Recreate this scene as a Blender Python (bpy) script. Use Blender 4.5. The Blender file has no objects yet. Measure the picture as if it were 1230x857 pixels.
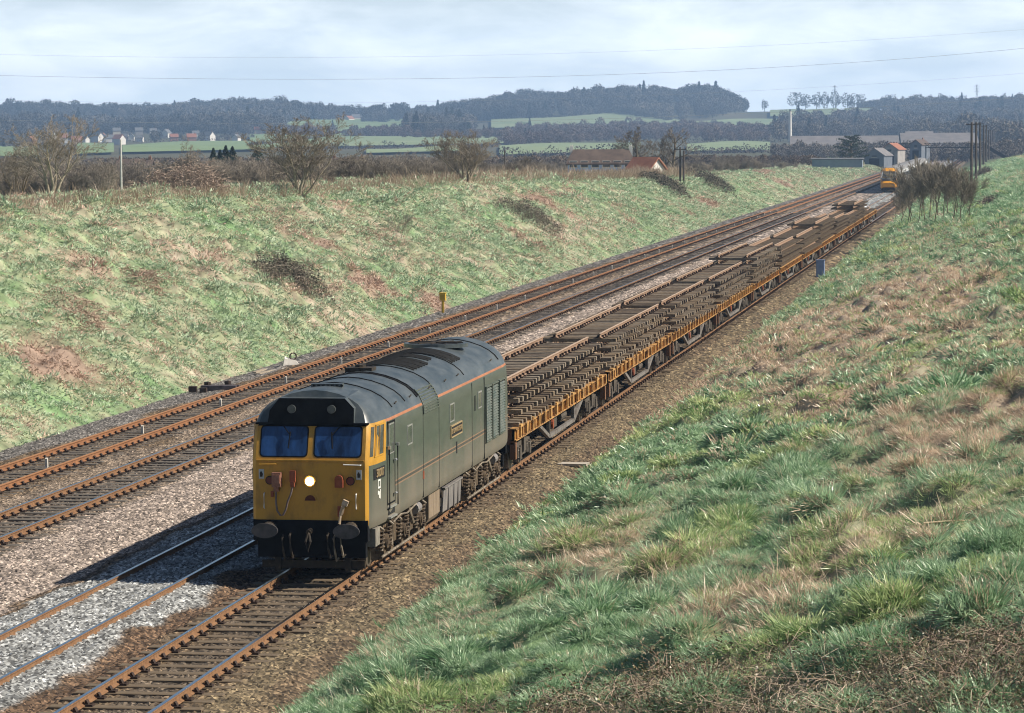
import bpy, math, random
import numpy as np
from mathutils import Vector, Matrix, Euler
random.seed(7)
RNG = np.random.default_rng(7)
SC = bpy.context.scene
COL = SC.collection
R = math.radians

# ------------------------------------------------------------------ camera
F_PX, YAW, PITCH, ROLL = 3926.26, 0.1492, 0.0678, -0.0045
CAMX, CAMZ = 14.288, 9.246
fw = np.array([-math.sin(YAW) * math.cos(PITCH), math.cos(YAW) * math.cos(PITCH), -math.sin(PITCH)])
rt0 = np.array([math.cos(YAW), math.sin(YAW), 0.0])
up0 = np.cross(rt0, fw)
rt = rt0 * math.cos(ROLL) + up0 * math.sin(ROLL)
up = up0 * math.cos(ROLL) - rt0 * math.sin(ROLL)
CAM = np.array([CAMX, 0.0, CAMZ])
cd = bpy.data.cameras.new('camera')
cam = bpy.data.objects.new('camera', cd)
COL.objects.link(cam)
M3 = Matrix((rt.tolist(), up.tolist(), (-fw).tolist())).transposed()
cam.matrix_world = Matrix.Translation(CAM.tolist()) @ M3.to_4x4()
cd.sensor_fit = 'HORIZONTAL'
cd.sensor_width = 36.0
cd.lens = 36.0 * F_PX / 1230.0
cd.clip_start, cd.clip_end = 1.0, 30000.0
SC.camera = cam

# ------------------------------------------------------------------ sky and sun
SUN_EL, SUN_AZ = R(39.5), R(88.0)          # sun far out to the right, square across the rails
W = bpy.data.worlds.new('World')
SC.world = W
W.use_nodes = True
wn, wl = W.node_tree.nodes, W.node_tree.links
wn.clear()
wo = wn.new('ShaderNodeOutputWorld')
bg = wn.new('ShaderNodeBackground')
sky = wn.new('ShaderNodeTexSky')
sky.sky_type = 'NISHITA'
sky.sun_disc = False
sky.sun_elevation = SUN_EL
sky.sun_rotation = SUN_AZ
sky.altitude = 0
sky.air_density = 1.0
sky.dust_density = 1.0
sky.ozone_density = 2.5
tc = wn.new('ShaderNodeTexCoord')
mp = wn.new('ShaderNodeMapping')
mp.inputs['Scale'].default_value = (10.0, 10.0, 34.0)
nz = wn.new('ShaderNodeTexNoise')
nz.inputs['Scale'].default_value = 1.6
nz.inputs['Detail'].default_value = 9.0
nz.inputs['Roughness'].default_value = 0.55
nz.inputs['Distortion'].default_value = 0.3
cr = wn.new('ShaderNodeValToRGB')
cr.color_ramp.elements[0].position, cr.color_ramp.elements[0].color = 0.40, (0, 0, 0, 1)
cr.color_ramp.elements[1].position, cr.color_ramp.elements[1].color = 0.66, (1, 1, 1, 1)
mul = wn.new('ShaderNodeMath'); mul.operation = 'MULTIPLY'; mul.inputs[1].default_value = 0.85
hs = wn.new('ShaderNodeMixRGB')            # thin high cloud all over
hs.blend_type = 'MIX'
hs.inputs['Color2'].default_value = (21.5, 24.6, 27.0, 1)
sp = wn.new('ShaderNodeSeparateXYZ')
hz = wn.new('ShaderNodeMapRange'); hz.interpolation_type = 'SMOOTHSTEP'      # pale air near the horizon, clear blue overhead
hz.inputs['From Min'].default_value = 0.0; hz.inputs['From Max'].default_value = 0.085
hz.inputs['To Min'].default_value = 0.95; hz.inputs['To Max'].default_value = 0.0
wl.new(tc.outputs['Generated'], sp.inputs[0]); wl.new(sp.outputs['Z'], hz.inputs['Value']); wl.new(hz.outputs['Result'], hs.inputs['Fac'])
mx = wn.new('ShaderNodeMixRGB')
mx.inputs['Color2'].default_value = (29.5, 30.5, 30.8, 1)
wl.new(tc.outputs['Generated'], mp.inputs['Vector'])
wl.new(mp.outputs['Vector'], nz.inputs['Vector'])
wl.new(nz.outputs['Fac'], cr.inputs['Fac'])
wl.new(cr.outputs['Color'], mul.inputs[0])
wl.new(sky.outputs['Color'], hs.inputs['Color1'])
wl.new(hs.outputs['Color'], mx.inputs['Color1'])
mul2 = wn.new('ShaderNodeMath'); mul2.operation = 'MULTIPLY'
wl.new(mul.outputs[0], mul2.inputs[0]); wl.new(hz.outputs['Result'], mul2.inputs[1]); wl.new(mul2.outputs[0], mx.inputs['Fac'])
wl.new(mx.outputs['Color'], bg.inputs['Color'])
bg.inputs['Strength'].default_value = 0.05
wl.new(bg.outputs['Background'], wo.inputs['Surface'])

sd = bpy.data.lights.new('sun', 'SUN')
sd.energy = 5.0
sd.angle = R(0.5)
sd.color = (1.0, 0.90, 0.76)
sun = bpy.data.objects.new('sun', sd)
COL.objects.link(sun)
sdir = Vector((math.sin(SUN_AZ) * math.cos(SUN_EL), math.cos(SUN_AZ) * math.cos(SUN_EL), math.sin(SUN_EL)))
sun.rotation_euler = sdir.to_track_quat('Z', 'Y').to_euler()
sun.location = (60, 60, 60)

vs = SC.view_settings
SC.display_settings.display_device = 'sRGB'
vs.view_transform = 'Standard'
vs.look = 'None'
vs.exposure = 0.5
vs.gamma = 1.0
vs.use_curve_mapping = False
SC.render.engine = 'CYCLES'
SC.cycles.max_bounces = 6
SC.cycles.diffuse_bounces = 2
SC.cycles.glossy_bounces = 2
SC.cycles.transmission_bounces = 2
SC.cycles.volume_bounces = 0
SC.cycles.transparent_max_bounces = 4
SC.cycles.filter_width = 1.1
SC.cycles.use_denoising = True
SC.cycles.denoiser = 'OPENIMAGEDENOISE'

# ------------------------------------------------------------------ helpers
def project(P):
    d = np.atleast_2d(P) - CAM
    z = d @ fw
    return np.stack([615 + F_PX * (d @ rt) / z, 428.5 - F_PX * (d @ up) / z, z], 1)

def ray(px, py):
    return fw + rt * ((px - 615) / F_PX) - up * ((py - 428.5) / F_PX)

def sstep(a, b, x):
    t = np.clip((np.asarray(x, float) - a) / (b - a), 0, 1)
    return t * t * (3 - 2 * t)

def vnoise(x, y, seed=0):
    x = np.asarray(x, float); y = np.asarray(y, float)
    xi = np.floor(x).astype(np.int64); yi = np.floor(y).astype(np.int64)
    xf = x - xi; yf = y - yi
    xf = xf * xf * (3 - 2 * xf); yf = yf * yf * (3 - 2 * yf)
    def h(a, b):
        n = (a * 374761393 + b * 668265263 + seed * 1442695041) & 0x7fffffff
        n = ((n ^ (n >> 13)) * 1274126177) & 0x7fffffff
        n = (n ^ (n >> 16)) & 0x7fffffff
        return (n % 100003) / 100003.0
    return (h(xi, yi) * (1 - xf) + h(xi + 1, yi) * xf) * (1 - yf) + (h(xi, yi + 1) * (1 - xf) + h(xi + 1, yi + 1) * xf) * yf

def fbm(x, y, seed=0, o=4):
    s = 0; a = 0.5; t = 0
    for i in range(o):
        s = s + a * vnoise(x * 2 ** i, y * 2 ** i, seed + 17 * i); t += a; a *= 0.55
    return s / t

def mesh_np(name, V, Fq, mats=(), mi=None, smooth=False):
    """mesh from numpy arrays; Fq is (n,3) or (n,4)"""
    me = bpy.data.meshes.new(name)
    V = np.asarray(V, np.float32); Fq = np.asarray(Fq, np.int32)
    k = Fq.shape[1]; n = len(Fq)
    me.vertices.add(len(V)); me.vertices.foreach_set('co', V.ravel())
    me.loops.add(n * k); me.loops.foreach_set('vertex_index', Fq.ravel())
    me.polygons.add(n)
    me.polygons.foreach_set('loop_start', np.arange(0, n * k, k, dtype=np.int32))
    me.polygons.foreach_set('loop_total', np.full(n, k, np.int32))
    for m in mats: me.materials.append(m)
    if mi is not None: me.polygons.foreach_set('material_index', np.asarray(mi, np.int32))
    me.polygons.foreach_set('use_smooth', np.full(n, bool(smooth)))
    me.update(calc_edges=True)
    return me

def link(name, me, parent=None, loc=None, rot=None):
    o = bpy.data.objects.new(name, me)
    COL.objects.link(o)
    if parent is not None: o.parent = parent
    if loc is not None: o.location = loc
    if rot is not None: o.rotation_euler = rot
    return o

def tag(o, label=None, cat=None, group=None, kind=None):
    if label: o['label'] = label
    if cat: o['category'] = cat
    if group: o['group'] = group
    if kind: o['kind'] = kind
    return o

def thing(name, label, cat, loc=(0, 0, 0), rz=0, group=None):
    o = link(name, None, None, loc, (0, 0, rz))
    o.empty_display_size = 0.3
    return tag(o, label, cat, group)

ORD = ['first', 'second', 'third', 'fourth', 'fifth', 'sixth', 'seventh', 'eighth', 'ninth', 'tenth', 'eleventh', 'twelfth', 'thirteenth',
       'fourteenth', 'fifteenth', 'sixteenth', 'seventeenth', 'eighteenth', 'nineteenth', 'twentieth']
def nth(i):
    if i < 20: return ORD[i]
    t, u = divmod(i + 1, 10)
    tens = ['', '', 'twenty', 'thirty', 'forty', 'fifty', 'sixty'][t]
    return tens[:-1] + 'ieth' if u == 0 else tens + '-' + ORD[u - 1]

class MB:
    def __init__(s): s.v = []; s.f = []; s.m = []
    def add(s, vs, fs, m=0):
        b = len(s.v); s.v += [tuple(v) for v in vs]
        s.f += [tuple(i + b for i in f) for f in fs]; s.m += [m] * len(fs)
    def box(s, x0, x1, y0, y1, z0, z1, m=0):
        s.add([(x0, y0, z0), (x1, y0, z0), (x1, y1, z0), (x0, y1, z0), (x0, y0, z1), (x1, y0, z1), (x1, y1, z1), (x0, y1, z1)],
              [(0, 3, 2, 1), (4, 5, 6, 7), (0, 1, 5, 4), (1, 2, 6, 5), (2, 3, 7, 6), (3, 0, 4, 7)], m)
    def cbox(s, c, d, m=0, rot=None):
        dx, dy, dz = [q / 2 for q in d]
        vs = [Vector((a * dx, b * dy, e * dz)) for e in (-1, 1) for a, b in ((-1, -1), (1, -1), (1, 1), (-1, 1))]
        if rot is not None:
            E = Euler(rot).to_matrix(); vs = [E @ q for q in vs]
        c = Vector(c)
        s.add([c + q for q in vs], [(0, 3, 2, 1), (4, 5, 6, 7), (0, 1, 5, 4), (1, 2, 6, 5), (2, 3, 7, 6), (3, 0, 4, 7)], m)
    def tube(s, pts, r, n=6, m=0, caps=True):
        pts = [Vector(q) for q in pts]
        rs = r if isinstance(r, (list, tuple)) else [r] * len(pts)
        base = len(s.v); rings = []
        ref = None
        for i, q in enumerate(pts):
            d = (pts[min(i + 1, len(pts) - 1)] - pts[max(i - 1, 0)])
            d = d.normalized() if d.length > 1e-9 else Vector((0, 0, 1))
            if ref is None: ref = Vector((0, 0, 1)) if abs(d.z) < 0.9 else Vector((1, 0, 0))
            a = d.cross(ref)
            if a.length < 1e-6: a = d.orthogonal()
            a.normalize(); b = d.cross(a)
            s.v += [tuple(q + (a * math.cos(2 * math.pi * k / n) + b * math.sin(2 * math.pi * k / n)) * rs[i]) for k in range(n)]
        for i in range(len(pts) - 1):
            o = base + i * n
            for k in range(n):
                s.f.append((o + k, o + (k + 1) % n, o + n + (k + 1) % n, o + n + k)); s.m.append(m)
        if caps:
            s.f.append(tuple(base + k for k in range(n))[::-1]); s.m.append(m)
            o = base + (len(pts) - 1) * n
            s.f.append(tuple(o + k for k in range(n))); s.m.append(m)
    def cyl(s, a, b, r, n=12, m=0): s.tube([a, b], r, n, m)
    def prism(s, prof, a, b, axis='y', m=0, ms=None, caps=True):
        n = len(prof)
        def pt(u, w, t): return {'y': (u, t, w), 'x': (t, u, w), 'z': (u, w, t)}[axis]
        base = len(s.v)
        s.v += [pt(u, w, a) for u, w in prof] + [pt(u, w, b) for u, w in prof]
        for k in range(n):
            s.f.append((base + k, base + (k + 1) % n, base + n + (k + 1) % n, base + n + k)); s.m.append(ms[k] if ms else m)
        if caps:
            s.f.append(tuple(base + k for k in range(n))[::-1]); s.m.append(m)
            s.f.append(tuple(base + n + k for k in range(n))); s.m.append(m)
    def mesh(s, name, mats, smooth=False):
        me = bpy.data.meshes.new(name)
        me.from_pydata(s.v, [], s.f)
        for q in (mats if isinstance(mats, (list, tuple)) else [mats]): me.materials.append(q)
        me.polygons.foreach_set('material_index', np.array(s.m, np.int32))
        if smooth: me.polygons.foreach_set('use_smooth', np.ones(len(s.f), bool))
        me.update()
        return me
    def build(s, name, mats, parent=None, loc=None, rot=None, smooth=False):
        o = link(name, s.mesh(name, mats, smooth), parent, loc, rot)
        fix_normals(o.data)
        return o

def fix_normals(me):
    import bmesh
    b = bmesh.new(); b.from_mesh(me)
    bmesh.ops.recalc_face_normals(b, faces=b.faces)
    b.to_mesh(me); b.free()

# ------------------------------------------------------------------ materials
MATS = {}
def mat(name, c1, c2=None, scale=6.0, rough=0.7, metal=0.0, bump=0.0, c3=None, spec=0.4, lo=0.35, hi=0.65, detail=5, coord='Position', stretch=None, transl=0.0):
    """procedural material: two or three base colours broken up by noise"""
    if name in MATS: return MATS[name]
    m = bpy.data.materials.new(name); m.use_nodes = True
    n, l = m.node_tree.nodes, m.node_tree.links
    b = n['Principled BSDF']
    b.inputs['Roughness'].default_value = rough
    b.inputs['Metallic'].default_value = metal
    b.inputs['Specular IOR Level'].default_value = spec
    if coord == 'Position':
        g = n.new('ShaderNodeNewGeometry'); vec = g.outputs['Position']
    else:
        g = n.new('ShaderNodeTexCoord'); vec = g.outputs['Object']
    if stretch:
        q = n.new('ShaderNodeMapping'); q.inputs['Scale'].default_value = stretch
        l.new(vec, q.inputs['Vector']); vec = q.outputs['Vector']
    t = n.new('ShaderNodeTexNoise'); t.inputs['Scale'].default_value = scale; t.inputs['Detail'].default_value = detail
    t.inputs['Roughness'].default_value = 0.65
    l.new(vec, t.inputs['Vector'])
    r = n.new('ShaderNodeValToRGB')
    e = r.color_ramp.elements
    e[0].position, e[0].color = lo, (*c1, 1)
    e[1].position, e[1].color = hi, (*(c2 or c1), 1)
    if c3:
        k = e.new(0.5 * (lo + hi) + 0.12); k.color = (*c3, 1)
    l.new(t.outputs['Fac'], r.inputs['Fac'])
    l.new(r.outputs['Color'], b.inputs['Base Color'])
    if bump:
        bp = n.new('ShaderNodeBump'); bp.inputs['Strength'].default_value = bump; bp.inputs['Distance'].default_value = 0.03
        l.new(t.outputs['Fac'], bp.inputs['Height']); l.new(bp.outputs['Normal'], b.inputs['Normal'])
    MATS[name] = m
    return m

def emit_mat(name, c, s):
    m = bpy.data.materials.new(name); m.use_nodes = True
    b = m.node_tree.nodes['Principled BSDF']
    b.inputs['Base Color'].default_value = (*c, 1)
    b.inputs['Emission Color'].default_value = (*c, 1)
    b.inputs['Emission Strength'].default_value = s
    m.cycles.emission_sampling = 'NONE'
    return m

def attr_mat(name, attr, kind='GEOMETRY', rough=0.85, transl=0.0, noise=None, gain=1.0, spec=0.2):
    """base colour read from a stored colour attribute (per face or per instance), broken up by a little noise"""
    m = bpy.data.materials.new(name); m.use_nodes = True
    n, l = m.node_tree.nodes, m.node_tree.links
    b = n['Principled BSDF']; out = n['Material Output']
    b.inputs['Roughness'].default_value = rough
    b.inputs['Specular IOR Level'].default_value = spec
    a = n.new('ShaderNodeAttribute'); a.attribute_name = attr; a.attribute_type = kind
    col = a.outputs['Color']
    if noise:
        g = n.new('ShaderNodeNewGeometry')
        t = n.new('ShaderNodeTexNoise'); t.inputs['Scale'].default_value = noise[0]; t.inputs['Detail'].default_value = 6
        l.new(g.outputs['Position'], t.inputs['Vector'])
        mr = n.new('ShaderNodeMapRange'); mr.inputs['From Min'].default_value = 0.3; mr.inputs['From Max'].default_value = 0.7
        mr.inputs['To Min'].default_value = noise[1]; mr.inputs['To Max'].default_value = noise[2]
        l.new(t.outputs['Fac'], mr.inputs['Value'])
        vm = n.new('ShaderNodeVectorMath'); vm.operation = 'SCALE'
        l.new(col, vm.inputs[0]); l.new(mr.outputs['Result'], vm.inputs['Scale'])
        col = vm.outputs['Vector']
    l.new(col, b.inputs['Base Color'])
    if transl:
        tr = n.new('ShaderNodeBsdfTranslucent'); l.new(col, tr.inputs['Color'])
        mxs = n.new('ShaderNodeMixShader'); mxs.inputs[0].default_value = transl
        l.new(b.outputs[0], mxs.inputs[1]); l.new(tr.outputs[0], mxs.inputs[2]); l.new(mxs.outputs[0], out.inputs['Surface'])
    return m
# ------------------------------------------------------------------ the lie of the land
TX = [-12.82, -9.40, -3.40, 0.0]           # centre lines of the four tracks, z = 0 at rail top
FOOT_L, FOOT_R = -16.5, 2.45
YT = [(-1600, 126), (-400, 127), (0, 129), (100, 128), (200, 129), (260, 123), (350, 122), (380, 129), (420, 133), (480, 135), (520, 133), (560, 125), (620, 116), (700, 111), (800, 110),
      (860, 112), (893, 126), (930, 126), (1000, 125), (1100, 123), (1230, 120), (1800, 118), (3000, 118)]
YTX, YTY = np.array([a for a, b in YT], float), np.array([b + 7 for a, b in YT], float)
def crest_l(Y): return np.interp(Y, [0, 140, 190, 280, 366, 497, 794, 1000, 1300], [6.1, 6.0, 5.75, 5.35, 4.6, 3.35, 1.35, 0.3, 0.0])
def crest_r(Y): return np.interp(Y, [0, 150, 380, 600, 800, 1000, 1300], [7.2, 7.0, 6.4, 5.2, 3.0, 0.8, 0.0])
def z_far(X, Y):
    dx = X - CAMX
    D = np.maximum(-math.sin(YAW) * dx + math.cos(YAW) * Y, 1.0)
    lat = math.cos(YAW) * dx + math.sin(YAW) * Y
    px = 615 + F_PX * lat / D
    zt = CAMZ + (159.2 - np.interp(px, YTX, YTY)) / F_PX * 3900.0
    nodes = np.array([0, 600, 1000, 1500, 2000, 2500, 3000, 3300, 3600, 3900, 4500, 7000, 12000], float)
    base = np.array([2.2, 1.2, 0.2, 0.9, 3.0, 7.0, 14.0, 14, 14, 14, 14, 6, 0], float)
    up_ = np.array([0, 0, 0, 0, 0, 0, 0, .3, .72, 1.0, .9, .4, 0], float)
    b = np.interp(D, nodes, base); k = np.interp(D, nodes, up_)
    h = b + k * (zt - 14.0)
    h = h + (fbm(X / 260, Y / 260, 5) - 0.5) * np.interp(D, [0, 700, 1500, 3500], [0, 1.0, 3.0, 9.0])
    return h
def tussocks(X, Y):
    """hummocky turf: rounded clumps about a metre apart, each with its own height"""
    gx, gy = np.floor(X / 1.05), np.floor(Y / 1.25)
    b = np.zeros(X.shape)
    for a_ in (-1, 0, 1):
        for c_ in (-1, 0, 1):
            u, v = gx + a_ + 4000, gy + c_ + 4000
            cx_ = (gx + a_ + .1 + .8 * vnoise(u, v, 201)) * 1.05; cy_ = (gy + c_ + .1 + .8 * vnoise(u, v, 202)) * 1.25
            am = .06 + .34 * vnoise(u, v, 203) ** 1.6
            r = .42 + .35 * vnoise(u, v, 204)
            d2 = ((X - cx_) ** 2 + ((Y - cy_) * .85) ** 2) / r ** 2
            b = np.maximum(b, am * np.clip(1 - d2, 0, 1) ** .75)
    return b
def H(X, Y):
    X = np.asarray(X, float); Y = np.asarray(Y, float)
    X, Y = np.broadcast_arrays(X, Y)
    cl, crr = crest_l(Y), crest_r(Y)
    zf = z_far(X, Y)
    tl = FOOT_L - X
    zl = -0.45 + np.maximum(tl, 0) / 2.12
    e = 0.8
    zl = cl - np.log1p(np.exp(np.clip((cl - zl) / e * 2.0, -40, 40))) * e / 2.0
    wl_ = 2.12 * (cl + 0.45)
    k = sstep(-4, 110, tl - wl_)
    zl = zl * (1 - k) + np.minimum(zf, 2.2 + 40 * sstep(600, 1500, Y)) * k
    tr = X - FOOT_R
    zr = -0.42 + np.maximum(tr, 0) * 0.315
    zr = crr - np.log1p(np.exp(np.clip((crr - zr) / e * 2.0, -40, 40))) * e / 2.0
    k2 = sstep(60, 400, tr - 20)
    zr = zr * (1 - k2) + zf * k2
    z = np.where(tl > 0, zl, np.where(tr > 0, zr, -0.5))
    bank = sstep(0, 2.0, np.maximum(tl, tr))
    z = z + bank * .07 * (vnoise(X / .34, Y / .4, 7) - .5)
    z = z + bank * (0.42 * (fbm(X / 1.5, Y / 1.5, 1, 3) - 0.5) + 0.5 * (fbm(X / 9, Y / 9, 2) - 0.5)) * np.interp(Y, [0, 600, 1200], [1, 1, .6])
    mk = (Y < 330) & (Y > 8) & (np.maximum(tl, tr) > .2) & (np.maximum(tl, tr) < 22)
    if mk.any():
        z = np.array(z); q_ = tussocks(X[mk], Y[mk]); z[mk] += q_ * np.where(tr[mk] > 0, 1.15, 1.3) * bank[mk]
    far = sstep(1100, 1500, Y)
    kc = np.maximum(sstep(0, 30, np.maximum(tl, tr)), sstep(1500, 1900, Y))
    return z * (1 - far) + (zf * kc - 0.5 * (1 - kc)) * far
def ground_at(px, py, t0=9.0, t1=9000.0, n=1400):
    """first hit of the view ray through (px, py) with the land"""
    d = ray(px, py)
    t = np.geomspace(t0, t1, n)
    P = CAM + d[None, :] * t[:, None]
    g = P[:, 2] - H(P[:, 0], P[:, 1])
    i = np.argmax(g < 0)
    if g[i] >= 0: i = n - 1
    a, b = t[max(i - 1, 0)], t[i]
    for _ in range(18):
        m = 0.5 * (a + b); q = CAM + d * m
        if q[2] - float(H(q[0], q[1])) < 0: b = m
        else: a = m
    q = CAM + d * b
    return np.array([q[0], q[1], float(H(q[0], q[1]))])
def at_depth(px, Y, z=None):
    """point of the vertical plane at distance Y seen in column px, standing on the land"""
    d = ray(px, 159.0); t = Y / d[1]; X = CAM[0] + d[0] * t
    return np.array([X, Y, float(H(X, Y)) if z is None else z])

def dryness(X, Y):
    """0 fresh green grass .. 1 bleached straw; the same field colours the soil and the tufts"""
    d = 0.55 * fbm(X / 3.4, Y / 6.5, 31, 4) + 0.45 * fbm(X / 11, Y / 22, 32, 3)
    L = X < -6
    d = np.where(L, .5 * d + .5 * (.45 * d + .55 * vnoise(X / .55, Y / .8, 35)), d)
    return np.clip((d - np.where(L, 0.355, 0.46)) / 0.36, 0, 1)
DRY_PATCH = []
for px_, py_, sx_, sy_, a_ in ((950, 405, 3.0, 30, 1.1), (1110, 365, 3.2, 45, 1.1), (1040, 385, 3.0, 30, .9), (1165, 520, 2.2, 10, .95), (860, 450, 1.2, 16, .5), (1060, 545, 1.0, 5, .3), (1010, 660, 1.3, 3.5, .6), (860, 735, 1.0, 2.4, .55), (715, 690, 2.0, 4, .7), (1180, 640, 1.4, 3, .25), (830, 450, 1.2, 18, .7), (760, 620, .8, 4, .35), (1110, 290, 3, 40, .55),
                               (930, 430, 1.4, 10, -.3), (760, 560, 2.0, 10, -.45), (900, 590, 1.8, 7, -.5), (1080, 420, 2.0, 14, -.55), (640, 760, 2.0, 5, -.4), (1120, 480, 1.2, 8, -.4), (960, 330, 1.5, 30, -.4), (540, 800, 1.5, 5, -.5), (1090, 690, .7, 2, -.5)):
    g0 = ground_at(px_, py_); DRY_PATCH.append((g0[0], g0[1], sx_, sy_, a_))
def dryness(X, Y, base=dryness):
    d = base(X, Y)
    for x0, y0, sx_, sy_, a_ in DRY_PATCH: d = d + a_ * np.exp(-((X - x0) / sx_) ** 2 - ((Y - y0) / sy_) ** 2)
    return np.clip(d, 0, 1)
def rusty(X, Y):
    return sstep(0.69, 0.82, fbm(X / 5.0, Y / 12.0, 77, 3)) * (X < -6)
GREEN_A, GREEN_B = np.array([0.10, 0.185, 0.08]), np.array([0.205, 0.295, 0.15])
STRAW_A, STRAW_B = np.array([0.27, 0.215, 0.16]), np.array([0.38, 0.325, 0.26])
RUST_A = np.array([0.25, 0.185, 0.145])

def grid_mesh(name, xs, ys, zfun, material, colfun=None, smooth=True):
    Xg, Yg = np.meshgrid(xs, ys)
    Z = zfun(Xg, Yg)
    V = np.stack([Xg.ravel(), Yg.ravel(), Z.ravel()], 1)
    nx, ny = len(xs), len(ys)
    idx = np.arange(nx * ny).reshape(ny, nx)
    Fq = np.stack([idx[:-1, :-1].ravel(), idx[:-1, 1:].ravel(), idx[1:, 1:].ravel(), idx[1:, :-1].ravel()], 1)
    me = mesh_np(name, V, Fq, [material], smooth=smooth)
    if colfun is not None:
        c = colfun(Xg, Yg).reshape(-1, 3)
        a = me.color_attributes.new('Col', 'FLOAT_COLOR', 'POINT')
        a.data.foreach_set('color', np.concatenate([c, np.ones((len(c), 1))], 1).astype(np.float32).ravel())
    return me

def land_col(X, Y):
    d = dryness(X, Y)[..., None]; r = rusty(X, Y)[..., None]
    n = vnoise(X / 0.7, Y / 0.7, 9)[..., None]
    c = (GREEN_A * (1 - n) + GREEN_B * n) * (1 - d) + (STRAW_A * (1 - n) + STRAW_B * n) * d
    c = c * (1 - r) + RUST_A * r
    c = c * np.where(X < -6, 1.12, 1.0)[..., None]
    D = -math.sin(YAW) * (X - CAMX) + math.cos(YAW) * Y
    far = sstep(600, 1100, D)[..., None]
    m = fbm(X / 90, Y / 90, 12)[..., None]
    cf = np.array([0.075, 0.085, 0.045]) * (1 - m) + np.array([0.12, 0.105, 0.065]) * m
    c = c * (1 - far) + cf * far
    return c
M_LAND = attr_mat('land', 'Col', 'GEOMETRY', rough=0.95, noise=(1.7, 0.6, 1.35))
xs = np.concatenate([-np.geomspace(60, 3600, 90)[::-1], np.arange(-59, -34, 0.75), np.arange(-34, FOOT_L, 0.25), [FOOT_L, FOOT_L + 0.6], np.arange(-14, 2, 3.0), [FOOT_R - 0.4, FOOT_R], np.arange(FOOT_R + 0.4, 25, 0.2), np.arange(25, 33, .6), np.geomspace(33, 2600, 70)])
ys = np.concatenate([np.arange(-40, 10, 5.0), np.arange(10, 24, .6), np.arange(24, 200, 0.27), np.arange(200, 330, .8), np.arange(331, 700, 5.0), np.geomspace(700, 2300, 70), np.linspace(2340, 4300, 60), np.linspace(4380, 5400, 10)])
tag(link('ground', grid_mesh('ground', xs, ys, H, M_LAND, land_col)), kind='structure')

# ------------------------------------------------------------------ ballast: one sheet of jagged stones with its own random facets
def ballast_z(X, Y):
    ctl = [(-17.2, -.62), (-16.4, -.50), (-15.0, -.26), (-14.4, -.20), (-12.8, -.215), (-11.3, -.20), (-11.1, -.22), (-9.4, -.215), (-7.8, -.20), (-7.2, -.22), (-6.4, -.20), (-5.6, -.27), (-5.0, -.16),
           (-4.6, -.125), (-3.4, -.135), (-2.2, -.125), (-1.75, -.20), (-1.55, -.25), (-1.3, -.215), (0, -.215), (1.4, -.20), (1.9, -.25), (2.4, -.38), (3.1, -.56)]
    return np.interp(X, [a for a, b in ctl], [b for a, b in ctl]) + 0.035 * (fbm(X / .6, Y / .9, 41, 3) - 0.5)
def ballast_col(X, Y):
    n = fbm(X / 1.1, Y / 2.6, 51, 3); n2 = fbm(X / .35, Y / .5, 52, 2)
    pale = np.array([.30, .25, .215]); brown = np.array([.185, .125, .075]); grey = np.array([.27, .28, .28]); dark = np.array([.085, .07, .055]); dirt = np.array([.16, .12, .08])
    def w(a, b, s=.25): return (sstep(a - s, a + s, X + (n - .5) * 1.25) * (1 - sstep(b - s, b + s, X + (n - .5) * 1.25)))[..., None]
    c = np.zeros(X.shape + (3,)) + brown * np.array([.66, .7, .72])
    c = c + (np.array([.21, .165, .125]) - c) * w(-11.5, -7.7)
    c = c + (dark * 1.25 - c) * w(TX[0] - .8, TX[0] + .8) * .55
    c = c + (dark * 1.1 - c) * w(TX[1] - .75, TX[1] + .75) * .75
    c = c + (np.array([.16, .15, .14]) - c) * w(-17.5, -14.5)
    c = c + (pale - c) * w(-8.1, -5.35, .2)
    c = c + (np.array([.12, .085, .055]) - c) * w(-5.45, -5.05, .12) * .8
    c = c + (grey - c) * w(-5.05, -1.85, .13)
    c = c + (np.array([.12, .075, .045]) - c) * w(-1.85, -1.2, .2)
    c = c + (dark - c) * w(-.45, .45, .2) * .7
    c = c + (np.array([.155, .12, .072]) - c) * w(1.2, 2.0)
    return .88 * c * (0.55 + 0.9 * n2[..., None])
M_BALLAST = attr_mat('ballast_stone', 'Col', 'GEOMETRY', rough=0.8, spec=0.35)
def ballast(xs, ys, jit, seed):
    rng = np.random.default_rng(seed)
    Xg, Yg = np.meshgrid(xs, ys)
    hx, hy = xs[1] - xs[0], ys[1] - ys[0]
    Xj = Xg + rng.uniform(-.33, .33, Xg.shape) * hx; Yj = Yg + rng.uniform(-.33, .33, Xg.shape) * hy
    edge = np.ones(Yj.shape, bool); edge[1:-1, 1:-1] = False
    Xj[edge] = Xg[edge]; Yj[edge] = Yg[edge]
    Z = ballast_z(Xj, Yj) + rng.uniform(-1, 1, Xg.shape) * jit
    Z[edge] = ballast_z(Xj, Yj)[edge]
    V = np.stack([Xj.ravel(), Yj.ravel(), Z.ravel()], 1)
    nx, ny = len(xs), len(ys)
    idx = np.arange(nx * ny).reshape(ny, nx)
    a, b, c, d = idx[:-1, :-1].ravel(), idx[:-1, 1:].ravel(), idx[1:, 1:].ravel(), idx[1:, :-1].ravel()
    T = np.concatenate([np.stack([a, b, c], 1), np.stack([a, c, d], 1)])
    col = ballast_col(Xj, Yj).reshape(-1, 3) * 1.0
    col = col[T[:, 0]] * rng.choice([.30, .62, 1.0, 1.5, 2.3], (len(T), 1), p=[.19, .26, .28, .18, .09])
    return V, T, np.clip(col, 0, .75)
Vs, Ts, Cs, off = [], [], [], 0
segs = [(28, 48, .11, .03), (48, 128, .055, .030), (128, 240, .11, .045), (240, 520, .35, .06), (520, 1500, 1.6, .03)]
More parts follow.
